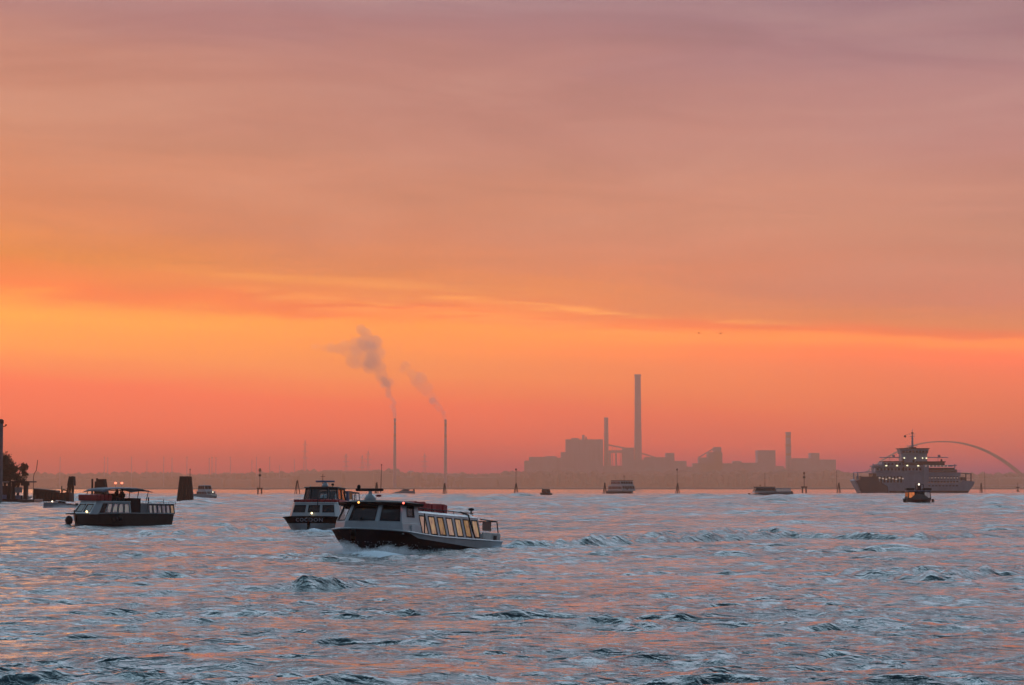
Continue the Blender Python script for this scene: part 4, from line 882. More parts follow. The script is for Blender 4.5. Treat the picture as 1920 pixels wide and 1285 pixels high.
def cluster(px, D, name_label, piles, plank=None, extra=None, grp='timber mooring dolphins in the channel'):
    root = empty('mooring_dolphin', (Xat(px, D), D, 0), 0, name_label, 'dolphin', grp); S = D/FPX
    for i, (a, b, yt, dy) in enumerate(piles):
        m = MB(); pile(m, ((a-px)*S, dy, -1.2), ((b-px)*S, dy*.6, Zat(yt, D)), .27); m.build('pile', M_WOOD, root)
    if plank:
        a, b, c, d, y0, y1 = plank; m = MB(); z0, z1 = Zat(y1, D), Zat(y0, D)
        m.hexa([((a-px)*S,-1.5,z0), ((b-px)*S,-1.5,z0), ((b-px)*S,1.5,z0), ((a-px)*S,1.5,z0), ((c-px)*S,-1.2,z1), ((d-px)*S,-1.2,z1), ((d-px)*S,1.2,z1), ((c-px)*S,1.2,z1)])
        m.build('timber_facing', M_WOOD, root, bevel=.06)
    if extra: extra(root, S)
    return root
rnd = random.Random(4)
def pole_on_top(root, S):
    m = MB(); m.tube(((356.5-348.5)*S, -.6, Zat(896, 500)), ((356.5-348.5)*S, -.6, Zat(880.5, 500)), .06); m.ball(((356.5-348.5)*S, -.6, Zat(880.5, 500)), .14); m.build('pole', M_DARK, root)
cluster(348.5, 500, 'broad solid timber dolphin with a thin pole on top, in front of the motor yacht', [(333.8+i*4.6, 339.4+i*3.15, 893.4+rnd.uniform(0, .8), -1.7) for i in range(7)]+[(335+i*4.8, 340+i*3.2, 894, 1.2) for i in range(6)], (335.2, 362, 340.8, 357.8, 894.4, 941.5), pole_on_top)
def bracket(root, S):
    m = MB(); m.path([((126-132)*S,-.5,Zat(920, 497)), ((118-132)*S,-.5,Zat(918.5, 497)), ((117-132)*S,-.5,Zat(923, 497))], .16); m.build('bracket', M_DARK, root)
    m = MB(); m.box((122-132)*S, (131-132)*S, -1.4, -1.0, Zat(935, 497), Zat(927, 497)); m.build('fender_board', M_WOOD, root, bevel=.05)
cluster(132, 497, 'leaning open legged timber dolphin at the end of the jetty', [(137.5, 137.2, 893.5, -.6), (135.0, 134.5, 893.3, .6), (130.0, 132.5, 893.8, -.2), (124.5, 131.0, 893.6, -.8), (119.5, 130.6, 896, .5)], (127.4, 139.3, 130.2, 139.0, 893.8, 911), bracket)
cluster(186, 505, 'timber dolphin with a separate leaning pile, behind the left tour launch', [(173.8, 173.2, 898.2, -.6), (176.5, 178.5, 903, .4)]+[(183+i*4.1, 181.8+i*3.1, 898.6-(i == 0)*1.6, -.5+.3*(i % 2)) for i in range(6)], (182.5, 203, 182.5, 196.5, 899.4, 930))

# ------------------------------------------------------------------ the jetty at the left edge
def jetty():
    D = 452.0; S = D/FPX; cx = 30; X = lambda p: (p-cx)*S; Z = lambda y: Zat(y, D)
    root = empty('landing_stage', (Xat(cx, D), D, 0), 0, 'dark floating landing stage with a flat roofed shelter at the left edge', 'landing stage')
    bx = lambda n, a, b, y0, y1, d0, d1, m, par=root, bev=.04: MB().box(X(a), X(b), d0, d1, Z(y1) if y1 < 943 else -.4, Z(y0)).build(n, m, par, bevel=bev)
    bx('pontoon', -60, 40, 936, 945, -3, 5, M_NAVY); bx('pontoon_side', 40, 71, 936.5, 945, -3.4, 5, M_OLIVE)
    bx('shelter_roof', -60, 59, 902.4, 905, -2.6, 4.6, M_DARK); bx('roof_edge_light_strip', -60, 22, 903.6, 904.4, -2.7, -2.62, M_STEEL, bev=0)
    bx('shelter_wall', -60, 17, 911, 936, -2, 4, M_DARK); bx('blue_panel', -60, 16.5, 928, 935.5, -2.06, -2.0, M_BLUE, bev=0)
    bx('upper_rail', -60, 17, 907, 908, -2.3, -2.2, M_DARK); 
    for a, b in ((17, 22), (25, 30), (46.5, 54)): bx('shelter_post', a, b, 904.8, 936, -1.6, -.6, M_DARK)
    bx('roof_bracket', 42, 57, 905, 911, -1.8, -1.0, M_DARK); bx('gate', 30, 44, 914, 924, -1.4, -1.3, M_GREYW); 
    m = MB(); m.prism([(X(31), -1.2), (X(42), -1.2), (X(42), 0), (X(31), 0)], Z(936.5), Z(929)); m.build('moored_dinghy_cover', M_BLUE, root, bevel=.1)
    for a in (45, 54, 68): bx('bollard', a, a+3, 929, 937, -3.2, -2.8, M_DARK)
    # quay running off to the right behind
    D2 = 470; q = empty('jetty', (Xat(85, D2), D2+6, 0), 0, 'low dark timber jetty running right from the landing stage', 'jetty'); X2 = lambda p: (p-85)*D2/FPX; Z2 = lambda y: Zat(y, D2)
    m = MB(); m.hexa([(X2(55),-2,Z2(936)), (X2(98),-2,Z2(936)), (X2(98),2,Z2(936)), (X2(55),2,Z2(936)), (X2(55),-2,Z2(916)), (X2(98),-2,Z2(920)), (X2(98),2,Z2(920)), (X2(55),2,Z2(916))]); m.build('upper_wall', M_DARK, q, bevel=.05)
    m = MB(); m.box(X2(55), X2(124), -2.2, 2, -.4, Z2(924.4)); m.build('deck', M_WOOD, q, bevel=.05)
    m = MB()
    for i in range(12): m.tube((X2(58+i*5.8),-2.4,-1), (X2(58+i*5.8),-2.4,Z2(923.6)), .22)
    m.build('pile_row', M_WOOD, q)
    m = MB(); m.tube((X2(104.5),0,Z2(925)), (X2(104.5),0,Z2(911.5)), .12); m.build('mooring_post', M_DARK, q)
    D3 = 458; l_ = empty('curved_lamp_post', (Xat(62, D3), D3, Z2(918)), 0, 'slender bent pole rising from the jetty', 'pole')
    s = D3/FPX; m = MB(); m.path([(0,0,-2), (0,0,2.6), (.15,0,3.4), (.6,0,4.1), (.75,0,5.4), (.85,0,6.3)], .07); m.build('shaft', M_DARK, l_)
    # tall column at the frame edge
    D4 = 440; c = empty('quay_column', (Xat(-1.5, D4), D4, 0), 0, 'tall grey column with a dark cap and lamp arm cut by the left edge', 'column'); s = D4/FPX
    MB().lathe([(.62,-.5), (.58,8), (.56,16.4), (.6,16.5)], n=16).build('shaft', mat('grey_column', (.16,.15,.17), .8, var=.3), c)
    MB().lathe([(.62,0), (.68,.1), (.66,.7), (.3,.95)], n=16).build('cap', M_DARK, c, loc=(0, 0, 16.5))
    m = MB(); m.path([(.55,0,15.9), (.95,0,15.95), (1.05,0,16.25), (1.2,0,16.3)], .1); m.ball((1.15,0,16.2), .16, sx=1.3); m.build('lamp_arm', M_DARK, c)
jetty()
def tree(px, D, zg, h, crown, label, seed, m_leaf):
    rn = random.Random(seed); root = empty('tree', (Xat(px, D), D, zg), 0, label, 'tree', 'trees behind the landing stage')
    t = MB(); pts = [(0,0,0), (.1,0,h*.22), (-.1,.1,h*.42), (.15,0,h*.62)]
    for a, b, r0, r1 in zip(pts[:-1], pts[1:], (.34,.26,.19), (.26,.19,.11)): t.tube(a, b, r0, 8, r1)
    tips = []
    for cx_, cz, rx, rz in crown:
        a = pts[rn.choice((1, 2, 3))]; b = (cx_, rn.uniform(-1, 1), cz); mid = ((a[0]+b[0])/2, b[1]*.4, (a[2]+b[2])/2+.3)
        t.tube(a, mid, .12, 6, .08); t.tube(mid, b, .08, 6, .03)
        for k in range(5):
            e = (b[0]+rn.uniform(-1, 1)*rx, b[1]+rn.uniform(-1, 1)*rx, b[2]+rn.uniform(-.9, 1)*rz); t.tube(mid, e, .035, 5, .012)
    t.build('trunk', M_WOOD, root)
    vs = []; fs = []
    for cx_, cz, rx, rz in crown:
        n = int(1500*rx*rz)
        for _ in range(n):
            p = [rn.gauss(0, .46) for _ in range(3)]; k = sum(q*q for q in p)**.5
            if k > 1.25: continue
            c = V((cx_+p[0]*rx, p[1]*rx, cz+p[2]*rz))
            if mnoise.noise(c*1.5+V((seed, 0, 0)))+.5*mnoise.noise(c*3.7+V((0, seed, 0)))+.42*(.8-k) < -.06: continue
            s = rn.uniform(.10, .22); u = V((rn.gauss(0,1), rn.gauss(0,1), rn.gauss(0,1))).normalized(); w = u.orthogonal().normalized()
            b = len(vs); vs += [tuple(c-u*s), tuple(c+w*s*.5), tuple(c+u*s), tuple(c-w*s*.5)]; fs.append((b, b+1, b+2, b+3))
    me = bpy.data.meshes.new('crown'); me.from_pydata(vs, [], fs); me.materials.append(m_leaf); o = bpy.data.objects.new('crown', me); COL.objects.link(o); o.parent = root
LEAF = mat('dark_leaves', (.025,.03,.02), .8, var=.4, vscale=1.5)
tree(8, 470, 1.2, 10.5, [(-1.4,7.2,2.0,2.4), (-.1,8.2,1.5,1.7), (.6,6.4,1.8,1.8), (-1.0,4.6,2.2,1.9), (.9,4.7,1.7,1.5), (1.5,6.3,1.1,1.1)], 'large dense dark tree beside the column at the left edge', 3, LEAF)
tree(33, 476, 1.2, 8.0, [(-1.0,6.4,1.0,1.0), (1.1,6.6,1.1,1.0), (1.6,5.2,.8,.8), (-.3,4.6,1.1,.9), (1.0,3.6,.9,.7), (-.5,2.9,.9,.7), (1.7,6.9,.5,.6)], 'smaller open crowned tree to the right of the dense one', 8, LEAF)
tree(-14, 480, 1.2, 10.0, [(-1.0,6.4,2.0,2.0), (.9,7.0,1.6,1.7), (.3,4.4,2.0,1.7)], 'tree mostly cut off by the left edge of the frame', 12, LEAF)
def bank():
    m = MB(); rows = []
    for j in range(3):
        rows.append([(Xat(-160, 475)+i*1.55, 466+j*14+1.5*math.sin(i*.9), (-1, 1.3, 1.3)[j]) for i in range(17)])
    tag(m.grid(rows).build('river_bank', mat('dark_earth', (.05,.045,.035), .95, var=.4)), kind='structure')
    bpy.data.objects['river_bank'].name = 'ground'
bank()

# ------------------------------------------------------------------ far shore, 3.4 km off
FS = 3440.0; FB = 6000.0
def fbox(mb, a, b, y0, D, dep, z0=-1.0, top=None):
    x0, x1 = Xat(a, D), Xat(b, D); z1 = Zat(y0, D)
    mb.box(x0, x1, D, D+dep, z0, z1)
rn = random.Random(21)
def shore():
    m = MB(); rows = []
    xs = np.linspace(-3500, 3500, 150)
    for j, (dy, z) in enumerate(((0, -1), (8, 2.2), (60, 2.6), (3600, 2.6))):
        rows.append([(x, FS+dy+(18*math.sin(x*.004)+9*math.sin(x*.017+1) if j < 3 else 0), z) for x in xs])
    tag(m.grid(rows).build('far_shore', mat('shore_earth', (.06,.055,.045), .95, var=.4, vscale=.02)), kind='structure')
    # thin mud bank lying in front
    m = MB(); D = 2900; rows = []
    for j, z in enumerate((-.5, 1.3, -.5)): rows.append([(Xat(430+i*4, D), D+j*12, z*math.sin(math.pi*i/22)+(-.3)) for i in range(23)])
    tag(m.grid(rows).build('mud_bank', mat('shore_earth', (.06,.055,.045))), kind='structure')
    # wooded belt behind the quays: one mass
    vs = []; fs = []; k = 0
    for i in range(7000):
        x = rn.uniform(-1450, 1500)*1.74; y = FB+70+rn.uniform(0, 160)
        px = 960+x/y*FPX
        h = 38+7*mnoise.noise(V((x*.005, 3, 0)))+4*mnoise.noise(V((x*.022, 9, 0)))
        if 940 < px < 1570: h *= 1.15
        if 555 < px < 745: h *= 1.22
        r = rn.uniform(5, 11); z = 1+rn.uniform(.25, 1)*h
        n_ = 6; b = len(vs); vs.append((x, y, z+r)); vs += [(x+r*1.25*math.cos(a), y+r*math.sin(a), z+rn.uniform(-.2, .4)*r) for a in [2*math.pi*q/n_ for q in range(n_)]]; vs.append((x, y, 1.0))
        fs += [(b, b+1+q, b+1+(q+1) % n_) for q in range(n_)]+[(b+7, b+1+(q+1) % n_, b+1+q) for q in range(n_)]
    me = bpy.data.meshes.new('distant_woodland'); me.from_pydata(vs, [], fs); me.materials.append(mat('haze_tinted_foliage', (.07,.10,.14), 1.0, var=.3, vscale=.02, spec=.1)); o = bpy.data.objects.new('distant_woodland', me); COL.objects.link(o)  # foliage colour made bluish and paler to paint in haze tint
    tag(o, 'long hazy belt of trees along the far shore', 'woodland', kind='stuff')
shore()
M_CONC = mat('haze_tinted_concrete', (.24,.29,.42), 1.0, var=.25, vscale=.05, spec=.1); M_SHED = mat('haze_tinted_cladding', (.21,.26,.38), 1.0, var=.25, vscale=.05, spec=.1); M_BRICK = mat('band_red', (.28,.12,.09), .8, var=.2, vscale=.05)  # concrete and cladding painted bluish, adding the tint of haze to their colour
def building(name, label, parts_, D, cat='building', group=None, windows=None, dep=60):
    """parts_: (part name, px0, px1, ytop) plus windows (px0, px1, y0, y1) as dark strips"""
    a0 = min(p[1] for p in parts_); root = empty(name, (0, 0, 0), 0, label, cat, group)
    cxw = Xat(a0, D); root.location = (cxw, D, 0)
    for i, p in enumerate(parts_):
        nm, a, b, yt = p[:4]; yb = p[4] if len(p) > 4 else None; dd = p[5] if len(p) > 5 else 0
        m = MB(); x0, x1 = Xat(a, D)-cxw, Xat(b, D)-cxw; z0 = Zat(yb, D) if yb else -1
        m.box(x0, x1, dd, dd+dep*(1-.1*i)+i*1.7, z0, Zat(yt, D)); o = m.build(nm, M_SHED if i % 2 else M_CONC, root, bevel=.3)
    for w_ in windows or []:
        a, b, y0, y1 = w_; m = MB(); m.box(Xat(a, D)-cxw, Xat(b, D)-cxw, -.5, .3, Zat(y1, D), Zat(y0, D)); m.build('window', M_SHED, root)
    return root
def gallery(px0, y0, px1, y1, D, label, th=4.0, legs=4):
    root = empty('conveyor_gallery', (Xat(px0, D), D+20, 0), 0, label, 'conveyor', 'sloping conveyor galleries of the power station')
    X0 = Xat(px0, D); dx_ = Xat(px1, D)-X0; za, zb = Zat(y0, D), Zat(y1, D); m = MB()
    m.hexa([(0,0,za-th), (dx_,0,zb-th), (dx_,5,zb-th), (0,5,za-th), (0,0,za), (dx_,0,zb), (dx_,5,zb), (0,5,za)]); m.build('gallery', M_SHED, root)
    for k in range(1, legs+1):
        t = k/(legs+1); m = MB(); m.tube((dx_*t-2,2.5,0), (dx_*t,2.5,lerp(za, zb, t)-th), .5, 4); m.tube((dx_*t+2,2.5,0), (dx_*t,2.5,lerp(za, zb, t)-th), .5, 4); m.build('trestle', M_SHED, root)
def stack(px, yt, w0, w1, D, label, name='chimney', bands=False, grp=None, gal=True):
    root = empty(name, (Xat(px, D), D, 0), 0, label, 'chimney', grp); s = D/FPX; z = Zat(yt, D)
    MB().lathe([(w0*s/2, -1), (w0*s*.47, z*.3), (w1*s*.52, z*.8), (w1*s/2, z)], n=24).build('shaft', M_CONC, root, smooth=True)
    MB().lathe([(w1*s*.53, z-5), (w1*s*.56, z-4.5), (w1*s*.56, z-.2), (w1*s*.5, z+.6)], n=24).build('rim', M_SHED, root)
    if bands:
        for k in range(4):
            za = z*(.98-.16*k)-6; r0 = w1*s*(.525+.012*k)
            MB().lathe([(r0, za-z*.045), (r0+.04, za-z*.045), (r0+.03, za), (r0-.05, za)], n=24).build('painted_band', M_BRICK, root)
    if gal:
        for k in (.45, .75): MB().lathe([(w0*s*.5, z*k), (w0*s*.5+1.3, z*k), (w0*s*.5+1.3, z*k+1.2), (w0*s*.5, z*k+1.2)], n=24).build('gallery_ring', M_SHED, root)
D0 = 6400
building('boiler_house', 'tallest broad block of the hazy power station, left of its chimneys', [('boiler_hall', 1061, 1131, 824), ('roof_plant', 1072, 1086, 821.5, 825, 8), ('vent_stack', 1092.5, 1096.5, 815.5, 825, 10), ('vent_stack', 1099, 1101, 818.5, 825, 12), ('side_bay', 1052, 1061, 848), ('low_annex', 1045, 1052, 858.5)], D0, windows=[(1068+i*9, 1071+i*9, 834, 866) for i in range(7)])
building('turbine_hall', 'long low block at the far left of the power station', [('hall', 992, 1045, 857), ('lean_to', 983, 992, 864), ('roof_ridge', 1024, 1042, 855.5, 857.5, 6)], D0+30, windows=[(996+i*8, 1000+i*8, 866, 872) for i in range(6)])
building('transfer_house', 'block beneath the conveyor between the two big chimneys', [('frame_house', 1168, 1189, 839.5), ('low_wing', 1131, 1168, 873.5), ('upper_beam', 1141, 1168, 844.5, 849, 4), ('column', 1143, 1146, 849, 874, 4), ('column', 1155, 1157, 849, 874, 4)], D0+10)
building('coal_store', 'stepped low building right of the tallest chimney', [('store', 1209, 1265, 857.5), ('hoist_tower', 1250, 1265, 849.5, 858, 6), ('step', 1265, 1287.5, 864.5), ('low_step', 1287.5, 1300, 875), ('link', 1189, 1209, 862)], D0+20, windows=[(1214+i*9, 1217+i*9, 868, 874) for i in range(5)])
building('silo_tower', 'narrow tower block with a sloping feeder, middle of the right industrial group', [('tower', 1340, 1353, 838.5), ('mid_block', 1328, 1355, 848), ('low_block', 1311, 1330, 858), ('base', 1300, 1376, 869)], D0+40)
building('square_block', 'square flat topped block left of the rightmost chimney', [('block', 1421, 1454.5, 844.5), ('west_wing', 1376, 1421, 868), ('step', 1376, 1391, 864.5, 869, 5), ('east_wing', 1454.5, 1470, 874)], D0+60, windows=[(1426+i*7, 1429+i*7, 852, 862) for i in range(4)])
building('process_hall', 'hazy stepped hall right of the rightmost chimney', [('hall', 1483.5, 1521, 859.5), ('tower', 1521, 1537, 849.5), ('east_hall', 1537, 1568, 862), ('base', 1470, 1484, 878)], D0+80)
gallery(1141, 833, 1181, 840.5, D0, 'upper conveyor gallery joining the two big chimneys')
gallery(1203, 848.5, 1233, 857.5, D0, 'conveyor gallery sloping down right of the tallest chimney', legs=2)
gallery(1311, 857, 1342, 838.5, D0+40, 'steep conveyor gallery climbing to the silo tower', legs=3)
stack(1196.5, 702.5, 15, 11.5, D0+40, 'tallest chimney, a pale grey shaft above the power station')
stack(1137, 783.5, 9.5, 7.6, D0+30, 'second chimney of the power station, left of the tallest')
stack(1478.8, 810.5, 12, 9.6, D0+70, 'rightmost chimney, a stout grey shaft with faint red bands', bands=True)
stack(740, 785, 6.2, 4.2, 5200, 'left of two thin banded chimneys trailing smoke', bands=True, grp='thin smoking chimneys', gal=False)
stack(835.2, 787, 6.2, 4.2, 5200, 'right of two thin banded chimneys trailing smoke', bands=True, grp='thin smoking chimneys', gal=False)
# port sheds on the left part of the shore
SH = [(66, 104, 896.5), (118, 150, 901), (158, 186, 899), (196, 240, 903), (262, 300, 898), (330, 362, 902), (372, 416, 896.5), (424, 470, 900), (478, 540, 897), (562, 600, 886.5), (604, 640, 882.5), (648, 700, 883.5), (702, 736, 887.5), (750, 776, 894), (870, 930, 895), (936, 976, 892.5), (1570, 1600, 896), (1786, 1826, 899), (1828, 1872, 897.5), (1876, 1930, 896)]
WHERE = ['left of the leaning dolphin', 'right of the leaning dolphin', 'behind the left tour launch', 'below the pair of red lamps', 'right of the pair of red lamps', 'behind the broad dolphin', 'behind the motor yacht', 'left of the beacon with red lantern', 'right of the beacon with red lantern', 'behind the wheelhouse of the lettered launch', 'above the lettered launch radar', 'between lettered launch and its neighbour aerial', 'left of the first thin chimney', 'right of the first thin chimney', 'right of the second thin chimney', 'just left of the power station', 'left of the ferry bow', 'behind the ferry stern', 'under the right foot of the arch bridge', 'at the right edge of the far shore']
SZ = ['long', 'broad', 'small', 'wide', 'plain', 'short', 'low']
for i, ((a, b, yt), w_) in enumerate(zip(SH, WHERE)):
    Dq = FB+28+rn.uniform(0, 25); root = empty('warehouse', (Xat((a+b)/2, Dq), Dq, 0), 0, '%s hazy port shed %s' % (SZ[i % 7], w_), 'warehouse', 'port sheds along the far shore')
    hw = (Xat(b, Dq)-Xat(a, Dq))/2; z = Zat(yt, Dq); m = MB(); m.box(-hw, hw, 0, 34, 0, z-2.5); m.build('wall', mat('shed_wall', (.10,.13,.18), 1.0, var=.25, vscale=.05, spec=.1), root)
    m = MB(); m.add([(-hw-.6,-1,z-2.5), (hw+.6,-1,z-2.5), (hw+.6,35,z-2.5), (-hw-.6,35,z-2.5), (-hw-.6,17,z+1.2), (hw+.6,17,z+1.2)], [(0,1,5,4), (2,3,4,5), (0,4,3), (1,2,5), (3,2,1,0)]); m.build('roof', mat('shed_roof', (.06,.08,.11), 1.0, var=.25, vscale=.05, spec=.05), root)
    m = MB(); k = max(2, int(hw/7))
    for q in range(k): x = -hw+(q+.5)*2*hw/k; m.box(x-1.6, x+1.6, -.15, .1, 1, 6)
    m.build('door_row', M_DARK, root)
building('oil_terminal', 'wide flat topped shed right of the second thin chimney foot', [('shed', 786, 868, 888.2), ('cabin', 800, 822, 886.6, 889, 5)], FB+90)
wt = empty('water_tower', (Xat(770, FB+60), FB+60, 0), 0, 'flat T shaped water tower between the two thin chimneys', 'water tower')
MB().lathe([(1.6,0), (1.3,Zat(886, FB+60))], n=12).build('stem', M_CONC, wt); MB().lathe([(3,0), (8.4,1.6), (8.6,4.6), (6,5.4)], n=20).build('tank', M_CONC, wt, loc=(0, 0, Zat(886.5, FB+60)))
# lighting masts of the container port
proto = None
MLAB = ['lone floodlight mast above the curved pole and leaning dolphin', 'left floodlight mast of the close pair above the left tour launch', 'right floodlight mast of the close pair above the left tour launch', 'tall floodlight mast just right of the red lamps', 'shorter floodlight mast right of the tall one beside the red lamps', 'tall floodlight mast above the stern of the left tour launch', 'floodlight mast a little left of the broad dolphin', 'floodlight mast straight above the broad dolphin', 'leftmost floodlight mast of the trio above the motor yacht', 'middle floodlight mast of the trio above the motor yacht', 'rightmost floodlight mast of the trio above the motor yacht', 'floodlight mast halfway between motor yacht and red lantern beacon', 'short floodlight mast just left of the red lantern beacon', 'tall floodlight mast just behind the red lantern beacon', 'tall floodlight mast right of the red lantern beacon', 'shortest floodlight mast between the red lantern beacon and slim tripod', 'floodlight mast nearest the slim tripod of piles']
MS = [(112,857), (195,857), (201.5,858), (246,857), (275,864), (306.5,857), (322,859), (350,857), (392,859), (397,857), (404.5,858), (432,857), (472,863), (480.5,857), (505.5,857), (524,873), (552,862)]
for i, (px, y) in enumerate(MS):
    Dm = FB+40+(i*37) % 90; h = Zat(y, Dm)
    if proto is None:
        proto = empty('lighting_mast', (0,0,0), 0, 'tall thin floodlight mast', 'mast', 'floodlight masts of the far port')
        m = MB(); m.tube((0,0,0), (0,0,52), 1.35, 6, .8); m.build('shaft', M_SHED, proto); m = MB(); m.lathe([(.5,0), (1.6,.3), (1.6,1.4), (.5,1.7)], n=8); m.build('lamp_ring', M_DARK, proto, loc=(0, 0, 51.5)); c = proto
    else: c = copy_tree(proto)
    c.location = (Xat(px, Dm), Dm, 0); c.scale = (1, 1, h/53); c['label'] = MLAB[i]
def pylon(px, yt, D, w, label):
    root = empty('pylon', (Xat(px, D), D, 0), 0, label, 'pylon', 'lattice power pylons beyond the far shore'); h = Zat(yt, D); m = MB(); n = 9
    P = [[(sx*w*(1-t)**1.3*.5+sx*.9, sy*w*(1-t)**1.3*.5+sy*.9, h*t) for sx, sy in ((-1,-1), (1,-1), (1,1), (-1,1))] for t in [i/n for i in range(n+1)]]
    for a, b in zip(P[:-1], P[1:]):
        for k in range(4): m.tube(a[k], b[k], .42, 4); m.tube(a[k], b[(k+1) % 4], .25, 4); m.tube(b[k], b[(k+1) % 4], .22, 4)
    m.build('lattice', M_SHED, root); m = MB()
    for t, l_ in ((.62, 12), (.76, 11), (.9, 8)): m.tube((-l_,0,h*t), (l_,0,h*t), .5, 4); m.tube((-l_,0,h*t), (0,0,h*t+3), .3, 4); m.tube((l_,0,h*t), (0,0,h*t+3), .3, 4)
    m.build('cross_arm', M_SHED, root)
for px, yt, D, w, la in ((571.5, 825, 6500, 13, 'tallest lattice pylon, above the lettered launch wheelhouse'), (648.5, 850, 6500, 13, 'lattice pylon above the lettered launch stern'), (679, 853, 6600, 12, 'left one of two close pylons near the first thin chimney'), (690, 845, 6600, 12, 'right one of two close pylons near the first thin chimney'), (796, 850, 6500, 12, 'lattice pylon between the two thin chimneys')): pylon(px, yt, D, w, la)
# two red lamps on the shore
for px, la in ((216.5, 'left red lamp of the pair on the far shore'), (228.3, 'right red lamp of the pair on the far shore')):
    D = 3380; root = empty('warning_lamp', (Xat(px, D), D, 0), 0, la, 'lamp', 'pair of red lamps'); h = Zat(906, D)
    m = MB(); m.tube((0,0,-1), (0,0,h), .5, 6); m.build('post', M_DARK, root); MB().ball((0,0,0), 1.7, sx=1.3).build('lamp', emis('shore_red_lamp', (1.0,.20,.10), 3.2), root, loc=(0, 0, h))
# arch bridge on the right
def arch():
    D = 5600; root = empty('arch_bridge', (Xat(1768, D), D, 0), 0, 'slender pale arch rising behind the ferry at the right', 'bridge'); s = D/FPX; pts = []; hb = Zat(891, D); ht = Zat(828, D)
    for side in (0, 1):
        rows = []; N_ = 48
        for i in range(N_+1):
            t = -1+2*i/N_; x = t*148*s; z = ht-(ht-hb)*abs(t)**2.15; w = 1.9*(lerp(1.0, 2.3, max(0, t))+.3*abs(t)); dd = (abs(t)*11)*(1 if side else -1)
            rows.append([(x, dd-w*.8, z-w), (x, dd+w*.8, z-w), (x, dd+w*.8, z+w*.6), (x, dd-w*.8, z+w*.6)])
        m = MB().grid(rows, closed=True); m.build('arch_rib', mat('bridge_steel', (.16,.17,.19), .5, var=.15, vscale=.05), root)
    m = MB(); m.box(-148*s, 148*s, -5, 5, 7.5, 9.5); m.build('bridge_deck', M_CONC, root)
    for k in range(1, 14):
        t = -1+2*k/14; z = ht-(ht-hb)*abs(t)**2.15; m = MB(); m.tube((t*148*s, 0, 9), (t*148*s, 0, z), .10, 4); m.build('hanger', M_STEEL, root)
    for sx in (-1, 1): MB().box(sx*148*s-6, sx*148*s+6, -7, 7, -1, 12).build('abutment', M_CONC, root)
arch()

# ------------------------------------------------------------------ smoke
def plume(label, pts, D, dens, seed, parent=None, vox=1.6, puff=5):
    mb = MB(); r_ = random.Random(seed)
    for (x0, y0, w0), (x1, y1, w1) in zip(pts[:-1], pts[1:]):
        L_ = math.hypot(x1-x0, y1-y0); n = max(2, int(L_/max(1.0, (w0+w1)/2*.22)))
        for k in range(n):
            t = k/n; w = lerp(w0, w1, t)*1.25*D/FPX/2; x = lerp(x0, x1, t)+r_.gauss(0, .16)*w; y = lerp(y0, y1, t)
            mb.ball((Xat(x, D)+r_.gauss(0, .2)*w, D+r_.gauss(0, .3)*w, Zat(y, D)+r_.gauss(0, .2)*w), w*r_.uniform(.5, .85), 1, 1, r_.uniform(.7, 1), 8, 6)
    m = bpy.data.materials.new('smoke'); m.use_nodes = True; t = m.node_tree
    for q in list(t.nodes): t.nodes.remove(q)
    o = t.nodes.new('ShaderNodeOutputMaterial'); v = t.nodes.new('ShaderNodeVolumePrincipled'); v.inputs['Color'].default_value = (.88,.68,.68,1); v.inputs['Density'].default_value = dens; v.inputs['Anisotropy'].default_value = .2
    t.links.new(v.outputs[0], o.inputs['Volume']); ob = mb.build('upper_smoke' if parent else 'smoke_plume', m, parent)
    q = ob.modifiers.new('merge', 'REMESH'); q.mode = 'VOXEL'; q.voxel_size = vox; q.use_smooth_shade = True
    tx = bpy.data.textures.new('puffs', 'CLOUDS'); tx.noise_scale = 14; q = ob.modifiers.new('puff', 'DISPLACE'); q.texture = tx; q.strength = puff; q.mid_level = .5; q.texture_coords = 'GLOBAL'
    if not parent: tag(ob, label, 'smoke')
    return ob
PD = 5200
lo = plume('dense smoke trail leaning left from the left thin chimney', [(740.2,788,7), (739,772,9), (736,757,11), (731,742,13), (725,724,17), (718,708,20)], PD, .036, 2, None, .9, 2)
plume('', [(725,724,20), (718,708,24), (708,685,30), (699,662,38), (693,640,44), (684,624,38), (671,614,22)], PD, .014, 3, lo)
plume('faint smoke bank drifting left of the taller plume', [(702,668,34), (690,650,50), (668,656,44), (650,664,42), (640,652,30), (618,655,24), (598,649,16), (589,652,10)], PD+45, .010, 5)
lo = plume('shorter smoke trail leaning left from the right thin chimney', [(835.3,790,7), (832,776,9), (826,766,11), (818,756,14), (808,747,17)], PD, .034, 7, None, .9, 2)
plume('', [(812,750,19), (804,742,24), (793,725,30), (780,712,32), (768,700,30), (757,689,22), (748,690,13)], PD, .011, 8, lo)

